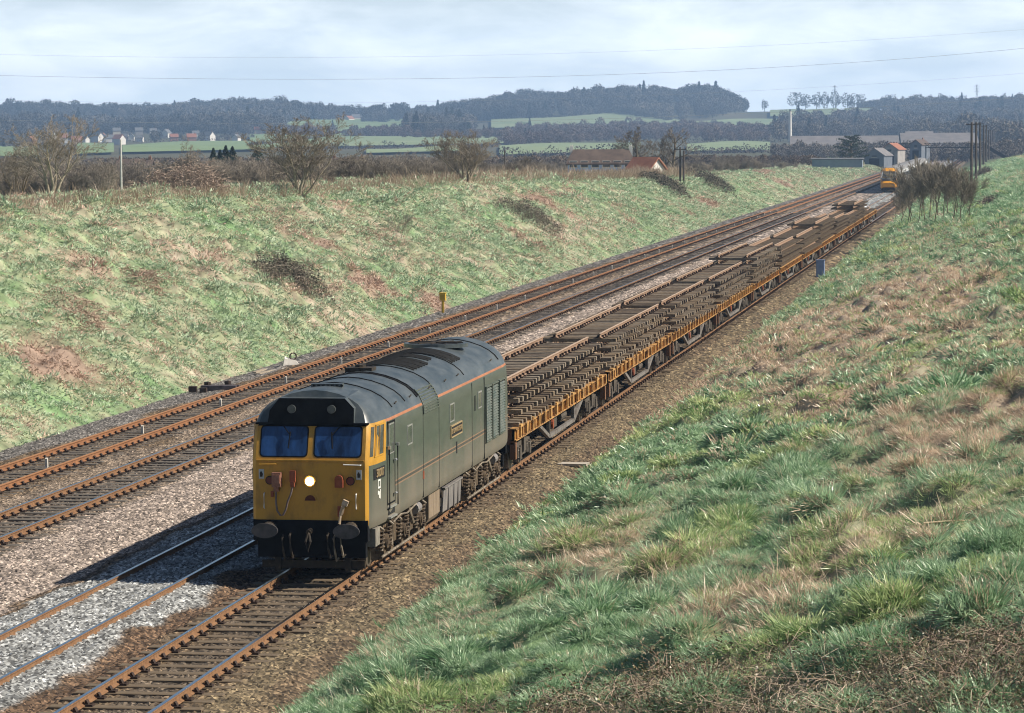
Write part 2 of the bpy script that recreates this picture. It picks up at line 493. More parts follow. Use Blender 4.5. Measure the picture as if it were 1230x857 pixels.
for k, (y0, y1, h, j) in enumerate(segs):
    V_, T_, C_ = ballast(np.linspace(-17.1, 3.1, int(20.2 / (h if h < .3 else .3)) + 1), np.linspace(y0, y1, int((y1 - y0) / h) + 1), j, k)
    Vs.append(V_); Ts.append(T_ + off); Cs.append(C_); off += len(V_)
V_, T_, C_ = np.concatenate(Vs), np.concatenate(Ts), np.concatenate(Cs)
me = mesh_np('ballast', V_, T_, [M_BALLAST])
a = me.attributes.new('Col', 'FLOAT_COLOR', 'FACE')
a.data.foreach_set('color', np.concatenate([C_, np.ones((len(C_), 1))], 1).astype(np.float32).ravel())
tag(link('ballast', me), kind='structure')
del Vs, Ts, Cs, V_, T_, C_
# ------------------------------------------------------------------ tracks
M_RUST = mat('rail_rust', (.15, .075, .035), (.25, .14, .07), 9, .85)
M_RUST_BRIGHT = mat('rail_rust_orange', (.18, .08, .035), (.28, .135, .062), 7, .85)
M_SHINE = mat('polished_rail_head', (.62, .63, .66), (.78, .79, .82), 3, .22, metal=1.0)
M_DULL = mat('rusty_rail_head', (.30, .14, .06), (.38, .20, .09), 5, .6)
M_TIMBER = mat('sleeper_timber', (.10, .075, .05), (.235, .185, .125), 5, .85, c3=(.17, .13, .085), stretch=(1, 9, 9))
M_TIMBER_GREY = mat('sleeper_timber_grey', (.075, .065, .055), (.17, .15, .125), 5, .85, stretch=(1, 9, 9))
M_CHAIR = mat('cast_iron_chair', (.022, .015, .012), (.055, .032, .022), 14, .8)
RAIL_PROF = [(-.07, -.159), (.07, -.159), (.07, -.148), (.012, -.125), (.010, -.045), (.036, -.030), (.036, -.004), (.030, 0), (-.030, 0), (-.036, -.004), (-.036, -.030), (-.010, -.045), (-.012, -.125), (-.07, -.148)]
RAIL_MS = [0, 0, 0, 0, 0, 0, 1, 1, 1, 0, 0, 0, 0, 0]
def rail_mesh(name, L, mats):
    b = MB(); b.prism(RAIL_PROF, 0, L, 'y', 0, RAIL_MS)
    me = b.mesh(name, mats); fix_normals(me); return me
SL_SPACE = 0.71
def sleeper_mesh(name, m, L=2.6, seed=0):
    rnd = random.Random(seed); b = MB()
    h = L / 2
    b.add([(-h, -.125, -.13), (h, -.125, -.13), (h, .125, -.13), (-h, .125, -.13), (-h, -.12, -.012), (h, -.12, -.012), (h, .12, -.012), (-h, .12, -.012), (-h + .02, -.105, 0), (h - .02, -.105, 0), (h - .02, .105, 0), (-h + .02, .105, 0)],
          [(0, 3, 2, 1), (0, 1, 5, 4), (1, 2, 6, 5), (2, 3, 7, 6), (3, 0, 4, 7), (4, 5, 9, 8), (5, 6, 10, 9), (6, 7, 11, 10), (7, 4, 8, 11), (8, 9, 10, 11)])
    me = b.mesh(name, m); return me
def chair_mesh():
    b = MB()
    b.box(-.19, .19, -.09, .09, 0, .035)
    b.prism([(-.12, .035), (-.05, .035), (-.05, .115), (-.08, .125)], -.06, .06, 'y')
    b.prism([(.05, .035), (.12, .035), (.08, .105), (.05, .1)], -.06, .06, 'y')
    for x in (-.155, .155): b.cyl((x, 0, .03), (x, 0, .06), .022, 6)
    me = b.mesh('rail_chair', M_CHAIR); fix_normals(me); return me
CHAIR = chair_mesh()
SLEEPER_A = [sleeper_mesh('sleeper', M_TIMBER, 2.6, k) for k in range(1)]
SLEEPER_B = sleeper_mesh('sleeper', M_TIMBER_GREY, 2.6, 3)
TRK = [('railway_track', 'weed-free siding track with bright orange rusty rails beside the left grass bank', [M_RUST_BRIGHT, M_DULL], SLEEPER_B, 30.0),
       ('railway_track', 'main line track with polished rail heads next to the orange rusty track', [M_RUST, M_SHINE], SLEEPER_B, 30.0),
       ('railway_track', 'track relaid in fresh pale grey ballast, crossed by the shadow of the locomotive', [M_RUST, M_SHINE], SLEEPER_B, 30.0),
       ('railway_track', 'track the green locomotive and its wagons stand on, bare timber sleepers showing', [M_RUST, M_SHINE], SLEEPER_A[0], 30.0)]
TRK_GROUP = 'parallel railway tracks in the cutting'
for ti, (nm, lb, rm, slm, y0) in enumerate(TRK):
    root = thing(nm, lb, 'railway track', (TX[ti], y0, 0), 0, TRK_GROUP)
    L = 1300.0
    rme = rail_mesh('rail', L, rm)
    for s in (-.752, .752): link('rail', rme, root, (s, 0, 0))
    rnd = random.Random(ti)
    off = .03 if ti == 2 else 0
    n0 = int(19 / SL_SPACE)
    ys_ = [i * SL_SPACE for i in range(int(L / SL_SPACE))]
    rest = MB()
    for i, y in enumerate(ys_):
        jz = rnd.uniform(-.012, .012); jx = rnd.uniform(-.035, .035); jr = rnd.uniform(-.012, .012)
        z = -.178 + jz
        if n0 <= i < n0 + 100:
            s = link('sleeper', slm, root, (jx, y, z), (0, 0, jr))
            if ti != 2:
                for sx in (-.752, .752): link('rail_chair', CHAIR, s, (sx - jx, 0, .0))
        else:
            h = 1.3; w = .12
            rest.add([(jx - h, y - w, z - .1), (jx + h, y - w, z - .1), (jx + h, y + w, z - .1), (jx - h, y + w, z - .1), (jx - h, y - w, z), (jx + h, y - w, z), (jx + h, y + w, z), (jx - h, y + w, z)],
                     [(4, 5, 6, 7), (0, 1, 5, 4), (1, 2, 6, 5), (3, 0, 4, 7)])
            if i < 500 and ti != 2:
                for sx in (-.752, .752): rest.box(sx - .12, sx + .12, y - .07, y + .07, z + .002, z + .1, 1)
    o = rest.build('sleepers', [slm.materials[0], M_CHAIR], root); o['kind'] = 'stuff'
# ------------------------------------------------------------------ the green diesel locomotive
def side_mat():
    m = mat('loco_green', (.034, .058, .050), (.060, .088, .074), 2.2, .42, spec=.5, stretch=(1, .5, 2.2))
    n, l = m.node_tree.nodes, m.node_tree.links
    b = n['Principled BSDF']; src = b.inputs['Base Color'].links[0].from_socket
    g = n.new('ShaderNodeNewGeometry'); sx_ = n.new('ShaderNodeSeparateXYZ'); l.new(g.outputs['Position'], sx_.inputs[0])
    t = n.new('ShaderNodeTexNoise'); t.inputs['Scale'].default_value = 1.3; t.inputs['Detail'].default_value = 7
    mp_ = n.new('ShaderNodeMapping'); mp_.inputs['Scale'].default_value = (1, 1.2, .25); l.new(g.outputs['Position'], mp_.inputs[0]); l.new(mp_.outputs[0], t.inputs['Vector'])
    ad = n.new('ShaderNodeMath'); ad.operation = 'MULTIPLY_ADD'; ad.inputs[1].default_value = 1.7; l.new(t.outputs['Fac'], ad.inputs[0]); l.new(sx_.outputs['Z'], ad.inputs[2])
    mr = n.new('ShaderNodeMapRange'); mr.inputs['From Min'].default_value = 1.9; mr.inputs['From Max'].default_value = 3.2; mr.inputs['To Min'].default_value = .9; mr.inputs['To Max'].default_value = .22
    l.new(ad.outputs[0], mr.inputs['Value'])
    mxx = n.new('ShaderNodeMixRGB'); mxx.inputs['Color2'].default_value = (.165, .145, .11, 1)     # road dust thrown up from the wheels
    l.new(mr.outputs[0], mxx.inputs['Fac']); l.new(src, mxx.inputs['Color1']); l.new(mxx.outputs[0], b.inputs['Base Color'])
    mr2 = n.new('ShaderNodeMapRange'); mr2.inputs['From Min'].default_value = .22; mr2.inputs['From Max'].default_value = .9; mr2.inputs['To Min'].default_value = .36; mr2.inputs['To Max'].default_value = .75
    l.new(mr.outputs[0], mr2.inputs['Value']); l.new(mr2.outputs[0], b.inputs['Roughness'])
    return m
M_GREEN = side_mat()
M_YEL = mat('warning_yellow', (.30, .165, .03), (.50, .265, .032), 2.2, .5, spec=.4, lo=.3, hi=.55, detail=8, stretch=(1.6, 1, .8))
M_ROOF = mat('loco_roof_grey', (.040, .054, .062), (.095, .110, .116), 1.6, .38, spec=.5, stretch=(1.5, .6, 1))
M_ORANGE = mat('lining_orange', (.30, .12, .055), (.40, .165, .08), 4, .5)
M_BLACK = mat('black_paint', (.004, .0045, .006), (.010, .011, .013), 4, .85, spec=.12)
M_GRIME = mat('underframe_grime', (.018, .015, .012), (.075, .055, .035), 7, .75, c3=(.04, .03, .02))
M_TANK = mat('tank_grey', (.15, .145, .15), (.25, .23, .215), 3, .55, stretch=(1, 1.5, .4))
M_TANK_TAN = mat('tank_dusty', (.17, .13, .095), (.27, .21, .15), 3, .65, stretch=(1, 1.5, .4))
M_WINDSCREEN_SKY = mat('windscreen_painted_sky', (.005, .014, .045), (.020, .066, .20), 1.7, .12, spec=.6, stretch=(2, 1, .6))  # uneven blue sky reflection painted into the dark glass colour
M_GLASS = mat('side_window_glass', (.05, .055, .055), (.11, .11, .10), 4, .12, spec=.7)
M_ALU = mat('bright_metal', (.45, .45, .44), (.62, .62, .60), 8, .35, metal=.6)
M_WHITE = mat('white_paint', (.66, .66, .62), (.78, .78, .75), 5, .6)
M_GRILLE = mat('grille_slats', (.060, .085, .070), (.14, .15, .125), 4, .5)
M_VOID = mat('dark_recess', (.006, .007, .008), (.012, .013, .014), 4, .8)
M_REDOX = mat('red_oxide_paint', (.20, .045, .018), (.30, .075, .03), 9, .6)
M_BRONZE = mat('bronze_letters', (.55, .40, .22), (.66, .50, .30), 9, .4, metal=.5)
M_STEEL_DK = mat('wheel_steel', (.07, .06, .05), (.16, .13, .10), 8, .55, metal=.4)
M_LAMP = emit_mat('lit_headlamp', (1.0, .93, .78), 14)

LY = 66.6; LLEN = 19.35
loco = thing('diesel_locomotive', 'dark green diesel locomotive with yellow front end and lit headlamp hauling the track panel wagons', 'locomotive', (0, LY, 0))
PROF = [(1.33, 1.03), (1.37, 1.12), (1.38, 1.25), (1.38, 1.712), (1.38, 1.742), (1.38, 1.802), (1.38, 1.832), (1.38, 2.36), (1.38, 2.47), (1.38, 2.9), (1.37, 3.172), (1.345, 3.225), (1.27, 3.38), (1.17, 3.50), (1.02, 3.62), (.80, 3.735), (.52, 3.83), (.25, 3.885), (0, 3.905)]
YS = [0, .07, .22, .5, 1.0, 1.32, 1.7, 2.3, 5.72, 7.8, 12.0, 18.0, 18.6, 18.9, 19.2, LLEN]
def sxy(y):
    e = min(y, LLEN - y)
    return float(np.interp(e, [0, .07, .22, .5, 1.7], [1.165, 1.235, 1.275, 1.315, 1.38])) / 1.38
def side_x(y): return 1.38 * sxy(y)
def rake(y, z):
    r = float(np.interp(z, [2.47, 3.24, 3.9], [0, .26, .55]))
    if y < 2.3: return r * (1 - y / 2.3)
    if y > LLEN - 2.3: return -r * (1 - (LLEN - y) / 2.3)
    return 0
b = MB()
full = [(x, z) for x, z in PROF] + [(-x, z) for x, z in PROF[-2::-1]]
nP = len(full)
for y in YS:
    k = sxy(y)
    for x, z in full: b.v.append((x * k if z < 3.3 else x * (k + (1 - k) * min(1, (z - 3.3) / .6)), y + rake(y, z), z))
def side_pick(ym, z0, z1, yend):
    zm = (z0 + z1) / 2
    e = ym
    if 3.165 < z0 and zm > 3.23: return 3
    if 3.165 < z0: return 1 if e < 1.32 else (0 if 5.72 < e < 7.8 else 2)
    if e < .07: return 1
    if e < 1.32 and zm > 2.36: return 1
    if 2.3 < e < 18.6:
        if abs(zm - 1.727) < .01 or abs(zm - 1.817) < .01: return 5
        if abs(zm - 1.772) < .02: return 6
    if e > 19.2: return 1
    return 0
for i in range(len(YS) - 1):
    for j in range(nP - 1):
        a = i * nP + j
        b.f.append((a, a + nP, a + nP + 1, a + 1))
        z0, z1 = sorted((full[j][1], full[j + 1][1]))
        b.m.append(side_pick((YS[i] + YS[i + 1]) / 2, z0, z1, 0))
nh = len(PROF)
for base in (0, (len(YS) - 1) * nP):
    for j in range(nh - 1):
        o = nP - 1 - j
        z = (PROF[j][1] + PROF[j + 1][1]) / 2
        q = (base + j, base + j + 1, base + o - 1, base + o) if j < nh - 2 else (base + j, base + j + 1, base + o)
        b.f.append(q); b.m.append(3 if z > 3.3 else (4 if z > 3.19 else 1))
body = b.build('body', [M_GREEN, M_YEL, M_ORANGE, M_ROOF, M_BLACK, mat('faded_lining', (.25, .155, .10), (.20, .15, .10), 2, .6), mat('faded_black_lining', (.055, .058, .05), (.09, .08, .065), 2, .6)], loco)
body.data.polygons.foreach_set('use_smooth', np.ones(len(body.data.polygons), bool)); body.data.set_sharp_from_angle(angle=R(32))

def spatch(bb, y0, y1, z0, z1, p=.012, m=0, s=1, inn=.03):
    """a plate lying on the body side between y0..y1 and z0..z1, standing p proud"""
    x0, x1 = side_x(y0), side_x(y1)
    vs = []
    for z in (z0, z1):
        for y, x in ((y0, x0), (y1, x1)):
            yy = y + rake(y, z)
            vs += [((x - inn) * s, yy, z), ((x + p) * s, yy, z)]
    bb.add(vs, [(0, 1, 3, 2), (4, 6, 7, 5), (0, 4, 5, 1), (2, 3, 7, 6), (1, 5, 7, 3), (0, 2, 6, 4)], m)
def sframe(bb, y0, y1, z0, z1, t, p, m, s):
    for A in ((y0 - t, y1 + t, z1, z1 + t), (y0 - t, y1 + t, z0 - t, z0), (y0 - t, y0, z0, z1), (y1, y1 + t, z0, z1)): spatch(bb, *A, p, m, s)
for s in (1, -1):
    q = MB(); spatch(q, .10, .26, 2.54, 3.15, .006, 0, s); spatch(q, .38, 1.04, 2.54, 3.15, .006, 0, s)
    w = q.build('cab_side_window', M_GLASS, loco)
    q = MB(); sframe(q, .38, 1.04, 2.54, 3.15, .03, .016, 0, s); spatch(q, .68, .70, 2.54, 3.15, .014, 0, s); q.build('frame', M_YEL, w)
    q = MB(); spatch(q, 1.44, 2.22, 1.34, 3.17, .004, 0, s); d = q.build('cab_door', M_GREEN, loco)
    q = MB(); sframe(q, 1.46, 2.20, 1.42, 3.12, .035, .012, 0, s); q.build('frame', M_BLACK, d)
    q = MB(); spatch(q, 1.56, 2.1, 2.48, 3.08, .009, 0, s); q.build('window', M_GLASS, d)
    q = MB(); sframe(q, 1.56, 2.1, 2.48, 3.08, .022, .014, 0, s); q.build('window_frame', M_ALU, d)
    q = MB(); x = side_x(2.0) + .05; q.cyl((s * x, 2.02, 2.3), (s * x, 2.14, 2.3), .03, 6); q.cyl((s * x, 2.02, 1.58), (s * x, 2.14, 1.58), .03, 6); q.build('handle', M_ALU, d)
    q = MB()
    for yy in (1.40, 2.27):
        x = side_x(yy) + .06
        q.tube([(s * (x - .07), yy, 2.62), (s * x, yy, 2.60), (s * x, yy, 1.32), (s * (x - .07), yy, 1.30)], .016, 6)
        q.cbox((s * x, yy, 2.62), (.06, .06, .07), 1)
    q.build('handrail', [M_BLACK, M_ALU], loco)
    q = MB(); spatch(q, 1.5, 2.2, 1.16, 1.30, .004, 0, s); q.build('step_recess', M_VOID, loco)
    q = MB(); spatch(q, 1.45, 2.24, 1.305, 1.34, .05, 0, s); spatch(q, 1.5, 2.2, 1.09, 1.125, .06, 0, s); q.build('step', M_ALU, loco)
    for (y0, y1, z0, z1) in ((3.75, 4.3, 2.47, 2.85), (9.35, 9.9, 2.48, 2.86), (13.55, 14.05, 2.46, 2.82)):
        q = MB(); spatch(q, y0, y1, z0, z1, .006, 0, s); w = q.build('body_window', M_GLASS, loco)
        q = MB(); sframe(q, y0, y1, z0, z1, .03, .014, 0, s); q.build('frame', M_ALU, w)
    q = MB(); spatch(q, 10.2, 10.36, 1.64, 1.92, .006, 0, s); spatch(q, 13.0, 13.14, 2.42, 2.80, .006, 0, s); q.build('slot', M_VOID, loco)
    for y0, y1 in ((14.75, 15.62), (15.82, 16.74), (16.98, 17.92)):
        q = MB(); spatch(q, y0, y1, 1.5, 2.86, .003, 1, s)
        nsl = 19
        for i in range(nsl):
            z = 1.52 + i * 1.32 / nsl
            x0 = side_x(y0)
            q.add([(s * (x0 + .004), y0, z + .05), (s * (x0 + .004), y1, z + .05), (s * (x0 + .032), y1, z), (s * (x0 + .032), y0, z)], [(0, 1, 2, 3) if s > 0 else (3, 2, 1, 0)], 0)
        sframe(q, y0, y1, 1.5, 2.86, .03, .034, 0, s)
        q.build('grille', [M_GRILLE, M_VOID], loco)
    q = MB()
    for y in (5.72, 7.82, 12.6): spatch(q, y, y + .035, 1.08, 3.14, .003, 0, s)
    spatch(q, 14.55, 14.58, 1.08, 3.14, .003, 0, s)
    q.build('panel_seam', M_BLACK, loco)
    q = MB()
    for i in range(9):                                               # louvred panel let into the cantrail
        t = i / 8; z = 2.98 + .5 * t; x = float(np.interp(z, [2.9, 3.155, 3.225, 3.38, 3.5], [1.38, 1.372, 1.345, 1.27, 1.17]))
        q.cbox((s * (x + .012), 6.77, z), (.03, 1.9, .022), 0)
    for y in (5.8, 7.74): q.tube([(s * 1.388, y, 2.96), (s * 1.375, y, 3.16), (s * 1.34, y, 3.25), (s * 1.275, y, 3.39), (s * 1.165, y, 3.52)], .02, 5)
    q.build('cantrail_louvre', [M_GRILLE], loco)
    q = MB(); spatch(q, 9.4, 10.95, 2.10, 2.345, .02, 0, s); spatch(q, 9.38, 10.97, 2.34, 2.37, .034, 1, s); spatch(q, 9.38, 10.97, 2.075, 2.105, .034, 1, s); spatch(q, 9.37, 9.4, 2.08, 2.37, .034, 1, s); spatch(q, 10.95, 10.98, 2.08, 2.37, .034, 1, s)
    plate = q.build('nameplate', [M_VOID, M_BRONZE], loco)
    def text(body_, size, parent, loc, rot, m, name='lettering', ext=.006):
        c = bpy.data.curves.new(name, 'FONT'); c.body = body_; c.size = size; c.extrude = ext; c.align_x = 'CENTER'; c.align_y = 'CENTER'
        c.materials.append(m)
        tmp = bpy.data.objects.new(name, c)
        me = bpy.data.meshes.new_from_object(tmp); bpy.data.objects.remove(tmp)
        return link(name, me, parent, loc, rot)
    t = text('SIR EDWARD ELGAR', .168, plate, (s * 1.408, 10.175, 2.222), (R(90), 0, R(90) * s), M_BRONZE)
    q = MB(); spatch(q, .30, 1.16, 2.04, 2.27, .02, 0, s); plate = q.build('number_plate', M_VOID, loco)
    xx = side_x(.73) + .024
    ang = math.atan2(side_x(1.16) - side_x(.30), .86)
    text('50007', .24, plate, (s * xx, .73, 2.155), (R(90), 0, (R(90) - ang) * s), M_BRONZE)
    q = MB(); sframe(q, .66, .80, 1.86, 1.98, .035, .004, 0, s); spatch(q, .60, .67, 1.70, 1.78, .004, 0, s); spatch(q, .70, .76, 1.62, 1.76, .004, 0, s); spatch(q, .79, .84, 1.60, 1.80, .004, 0, s)
    q.build('data_mark', M_WHITE, loco)
    q = MB(); spatch(q, 5.66, 5.80, 1.50, 1.68, .012, 0, s); q.build('fire_handle_plate', M_REDOX, loco)
# roof details
q = MB()
def arc(bb, y, r=.016, lift=.006, z0=3.3, m=0, part=(0, 1)):
    pts = [(x, y, z + lift) for x, z in full if z >= z0]
    k0, k1 = int(part[0] * len(pts)), max(int(part[1] * len(pts)), 2)
    bb.tube(pts[k0:k1], r, 5, m)
for y in (2.55, 4.1, 5.72, 7.8, 12.05, 17.6): arc(q, y)
for y in (5.5,): arc(q, y, .05, -.02)
q.build('roof_joint_strip', M_BLACK, loco)
q = MB()
for y0, y1, x0, x1 in ((8.3, 10.6, -.72, .72), (10.9, 11.9, -.6, .6), (12.3, 14.1, -.95, .95)):
    for i in range(int((y1 - y0) / .36)):
        y = y0 + i * .36
        pts = [(x, y, float(np.interp(abs(x), [0, .25, .52, .8, 1.02, 1.17], [3.905, 3.885, 3.83, 3.735, 3.62, 3.5])) + .015) for x in np.linspace(x0, x1, 9)]
        q.tube(pts, .045 if i % 2 else .03, 4)
q.build('roof_louvre', M_VOID, loco)
q = MB(); q.cyl((0, 15.4, 3.86), (0, 15.4, 3.955), .82, 28); q.build('fan_cowl', M_ROOF, loco)
q = MB(); q.cyl((0, 15.4, 3.95), (0, 15.4, 3.963), .70, 28); fan = q.build('fan_opening', M_VOID, loco)
q = MB()
for k in range(6): q.cbox((0, 15.4, 3.97), (1.4, .03, .02), 0, (0, 0, k * math.pi / 6))
q.build('fan_grid', M_GRIME, fan)
q = MB(); q.box(-.34, .34, 1.75, 1.95, 3.86, 3.945); [q.box(-.30 + .1 * i, -.24 + .1 * i, 1.738, 1.752, 3.885, 3.93, 1) for i in range(7)]; q.build('horn_grille', [M_ROOF, M_VOID], loco)
q = MB(); q.box(-.5, .12, 6.2, 6.75, 3.86, 3.965); q.cyl((-.2, 6.5, 3.95), (-.2, 6.5, 4.02), .12, 10); q.build('exhaust_outlet', M_GRIME, loco)
q = MB()
for y in (3.0, 4.8, 7.2, 9.4, 11.2, 16.4): q.tube([(1.24, y, 3.43), (1.27, y + .05, 3.47), (1.24, y + .1, 3.44)], .018, 5)
q.build('lifting_eye', M_GRIME, loco)
# headcode box over the windscreens
q = MB()
hp = [(-.94, 3.235), (.90, 3.235), (.90, 3.55), (.70, 3.755), (-.70, 3.755), (-.90, 3.50)]
q.add([(x, .18 + (z - 3.2) * .12, z) for x, z in hp] + [(x, 1.75, z + .06) for x, z in hp], [(5, 4, 3, 2, 1, 0), (0, 1, 7, 6), (1, 2, 8, 7), (2, 3, 9, 8), (3, 4, 10, 9), (4, 5, 11, 10), (5, 0, 6, 11)], 0)
q.m[-7] = 1; q.m[-6] = 1
hb = q.build('headcode_box', [M_ROOF, M_BLACK], loco)
for x in (-.425, .425):
    q = MB(); q.cyl((x, .16, 3.53), (x, .24, 3.53), .088, 18); q.build('marker_disc', mat('frosted_lens', (.05, .06, .06), (.09, .10, .10), 8, .3), hb)
q = MB(); q.box(-1.2, 1.2, .17, .42, 3.205, 3.245); q.build('brow', M_BLACK, loco)
# windscreens, leaning with the cab front
def fquad(bb, x0, x1, z0, z1, p=.012, m=0, r=.06, inn=.02):
    pts = []
    for cx_, cz_, a0 in ((x1 - r, z1 - r, 0), (x0 + r, z1 - r, 90), (x0 + r, z0 + r, 180), (x1 - r, z0 + r, 270)):
        for k in range(4):
            a = R(a0 + k * 30); pts.append((cx_ + r * math.cos(a), cz_ + r * math.sin(a)))
    n = len(pts)
    fr = [(x, rake(0, z) - p, z) for x, z in pts]; bk = [(x, rake(0, z) + inn, z) for x, z in pts]
    bb.add(fr + bk, [tuple(range(n))] + [(k, k + n, (k + 1) % n + n, (k + 1) % n) for k in range(n)], m)
for s in (-1, 1):
    x0, x1 = sorted((s * .09, s * 1.06))
    q = MB(); fquad(q, x0, x1, 2.56, 3.16, .010, 0, .07); w = q.build('windscreen', M_WINDSCREEN_SKY, loco)
    q = MB(); fquad(q, x0 - .03, x1 + .03, 2.53, 3.19, .006, 0, .09); q.build('seal', M_BLACK, w)
    q = MB(); q.tube([(s * .62, rake(0, 3.2) - .05, 3.2), (s * .44, rake(0, 2.98) - .05, 2.98)], .012, 5); q.tube([(s * .44, rake(0, 2.98) - .045, 3.06), (s * .47, rake(0, 2.7) - .045, 2.72)], .016, 5); q.build('wiper', M_BLACK, w)
    q = MB(); q.tube([(s * .86, -.02, 2.05), (s * .86, .02, 2.05)], .115, 18); ml = q.build('marker_light', M_YEL, loco)
    q = MB(); q.tube([(s * .86, -.035, 2.05), (s * .86, 0, 2.05)], .075, 16); q.build('lens', mat('dark_red_lens', (.10, .012, .008), (.16, .02, .012), 12, .25), ml)
    q = MB(); q.tube([(s * .86, -.03, 2.05), (s * .86, 0, 2.05)], .093, 16); q.build('rim', M_BLACK, ml)
    q = MB(); q.box(s * 1.04 - .055, s * 1.04 + .055, -.012, .05, 2.08, 2.28); pl = q.build('warning_plate', mat('pale_plate', (.38, .42, .46), (.52, .55, .58), 8, .5), loco)
    q = MB(); q.prism([(s * 1.04 - .03, 2.12), (s * 1.04 + .02, 2.12), (s * 1.04 + .035, 2.18), (s * 1.04 - .005, 2.245), (s * 1.04 - .035, 2.2)], -.02, -.012, 'y'); q.build('flash_mark', M_GRIME, pl)
    q = MB(); q.tube([(s * .98, -.005, 1.78), (s * .98, -.05, 1.76), (s * .98, -.05, 1.48), (s * .98, -.005, 1.46)], .014, 6); q.build('handrail', M_WHITE, loco)
    q = MB(); q.tube([(s * .72, -.005, 2.395), (s * .72, -.05, 2.395), (s * 1.08, -.05, 2.385), (s * 1.08, -.005, 2.385)], .014, 6); q.build('front_step_rail', M_WHITE if s > 0 else M_YEL, loco)
q = MB(); q.tube([(0, -.05, 2.04), (0, .02, 2.04)], .125, 20); hl = q.build('headlight', M_YEL, loco)
q = MB(); q.tube([(0, -.062, 2.04), (0, -.02, 2.04)], .088, 20); q.build('lens', M_LAMP, hl)
q = MB(); q.prism([(-1.15, 2.455), (1.15, 2.455), (1.15, 2.485), (-1.15, 2.485)], -.035, .02, 'y'); q.build('waist_ledge', M_YEL, loco)
q = MB(); q.box(-.79, -.60, -.16, .02, 1.92, 2.22); q.box(-.77, -.62, -.2, -.15, 2.0, 2.18); q.box(-.76, -.66, -.12, .0, 1.82, 1.93); q.build('jumper_socket', mat('jumper_brown', (.20, .08, .05), (.33, .17, .12), 12, .6), loco)
q = MB(); q.box(-.42, -.30, -.10, .02, 2.02, 2.26); q.box(-.40, -.32, -.12, 0, 1.92, 2.03); q.build('jumper_plug', M_REDOX, loco)
q = MB(); q.tube([(-.71, -.09, 1.84), (-.715, -.1, 1.6), (-.69, -.1, 1.42), (-.62, -.1, 1.32), (-.56, -.1, 1.33), (-.50, -.1, 1.45), (-.46, -.1, 1.62), (-.39, -.1, 1.78), (-.36, -.08, 1.93)], .022, 7); q.build('jumper_cable', mat('grey_rubber', (.10, .075, .07), (.17, .13, .12), 12, .6), loco)
def arch(bb, cx_, z0, hw, hh, y0, y1, m=0):
    pts = [(cx_ - hw, z0), (cx_ + hw, z0)] + [(cx_ + hw * math.cos(R(a)), z0 + hh - hw + hw * math.sin(R(a))) for a in range(0, 181, 30)]
    bb.prism(pts, y0, y1, 'y', m)
q = MB(); arch(q, .63, 1.92, .085, .26, -.13, .02); q.build('control_socket', M_REDOX, loco)
q = MB(); arch(q, 0, 1.62, .14, .15, -.022, .02); lr = q.build('lamp_recess', M_YEL, loco)
q = MB(); arch(q, 0, 1.63, .115, .12, -.028, 0); q.build('recess', mat('recess_rust', (.06, .012, .006), (.12, .025, .012), 9, .7), lr)
q = MB(); q.box(.58, .66, -.02, .01, 1.30, 1.52); q.tube([(.66, -.05, 1.36), (.72, -.1, 1.52), (.76, -.1, 1.60)], .045, 7, 1); q.cbox((.765, -.1, 1.6), (.12, .1, .11), 1, (0, .4, 0)); q.tube([(.66, -.05, 1.4), (.63, -.08, 1.15)], .03, 6, 1); q.build('coupling_cock', [M_REDOX, mat('cock_pale', (.40, .30, .20), (.5, .4, .3), 9, .5)], loco)
q = MB(); q.box(-.84, -.78, -.04, .02, 1.7, 1.82); q.build('bracket', M_REDOX, loco)
# buffer beam, buffers, coupling and hoses at both ends
for e in (0, 1):
    yb = 0 if e == 0 else LLEN; d = -1 if e == 0 else 1
    q = MB(); q.box(-1.22, 1.22, *sorted((yb + d * .02, yb - d * .25)), .78, 1.22); q.box(-1.15, 1.15, *sorted((yb - d * .1, yb - d * .3)), .42, .8)
    q.build('buffer_beam', M_BLACK, loco)
    for s in (-1, 1):
        q = MB(); q.tube([(s * .865, yb, 1.05), (s * .865, yb + d * .36, 1.05)], [.15, .13], 14); q.tube([(s * .865, yb + d * .3, 1.05), (s * .865, yb + d * .5, 1.05)], .085, 12); bf = q.build('buffer', M_GRIME, loco)
        q = MB(); pts = [(s * .865 + .28 * math.cos(a), 1.05 + .155 * math.sin(a)) for a in np.linspace(0, 2 * math.pi, 25)[:-1]]
        q.prism(pts, *sorted((yb + d * .5, yb + d * .55)), 'y'); q.build('buffer_head', mat('buffer_face_steel', (.035, .035, .04), (.085, .08, .085), 6, .5), bf)
    q = MB()
    q.tube([(0, yb, 1.0), (0, yb + d * .22, .98)], .06, 8); q.tube([(0, yb + d * .2, .98), (.05, yb + d * .28, .8), (0, yb + d * .26, .6), (-.05, yb + d * .28, .8), (0, yb + d * .2, .98)], .028, 6)
    q.build('coupling', M_GRIME, loco)
    q = MB()
    for x, z0, col in ((-.42, .95, 0), (.38, .95, 0), (.52, .9, 1), (-.58, .9, 0), (.66, .98, 1)):
        q.tube([(x, yb + d * .02, z0), (x, yb + d * .16, z0 - .05), (x + .03, yb + d * .18, z0 - .3), (x + .06, yb + d * .12, z0 - .52), (x + .1, yb + d * .1, z0 - .45)], .024, 6, col)
    q.build('brake_hose', [M_GRIME, mat('dusty_hose', (.13, .11, .08), (.26, .22, .17), 9, .7)], loco)
    q = MB(); q.box(-1.1, 1.1, *sorted((yb - d * .25, yb - d * .33)), .18, .34); 
    for s in (-1, 1): q.box(s * .75 - .06, s * .75 + .06, *sorted((yb - d * .2, yb - d * .3)), .12, .9)
    q.build('guard_iron', M_GRIME, loco)
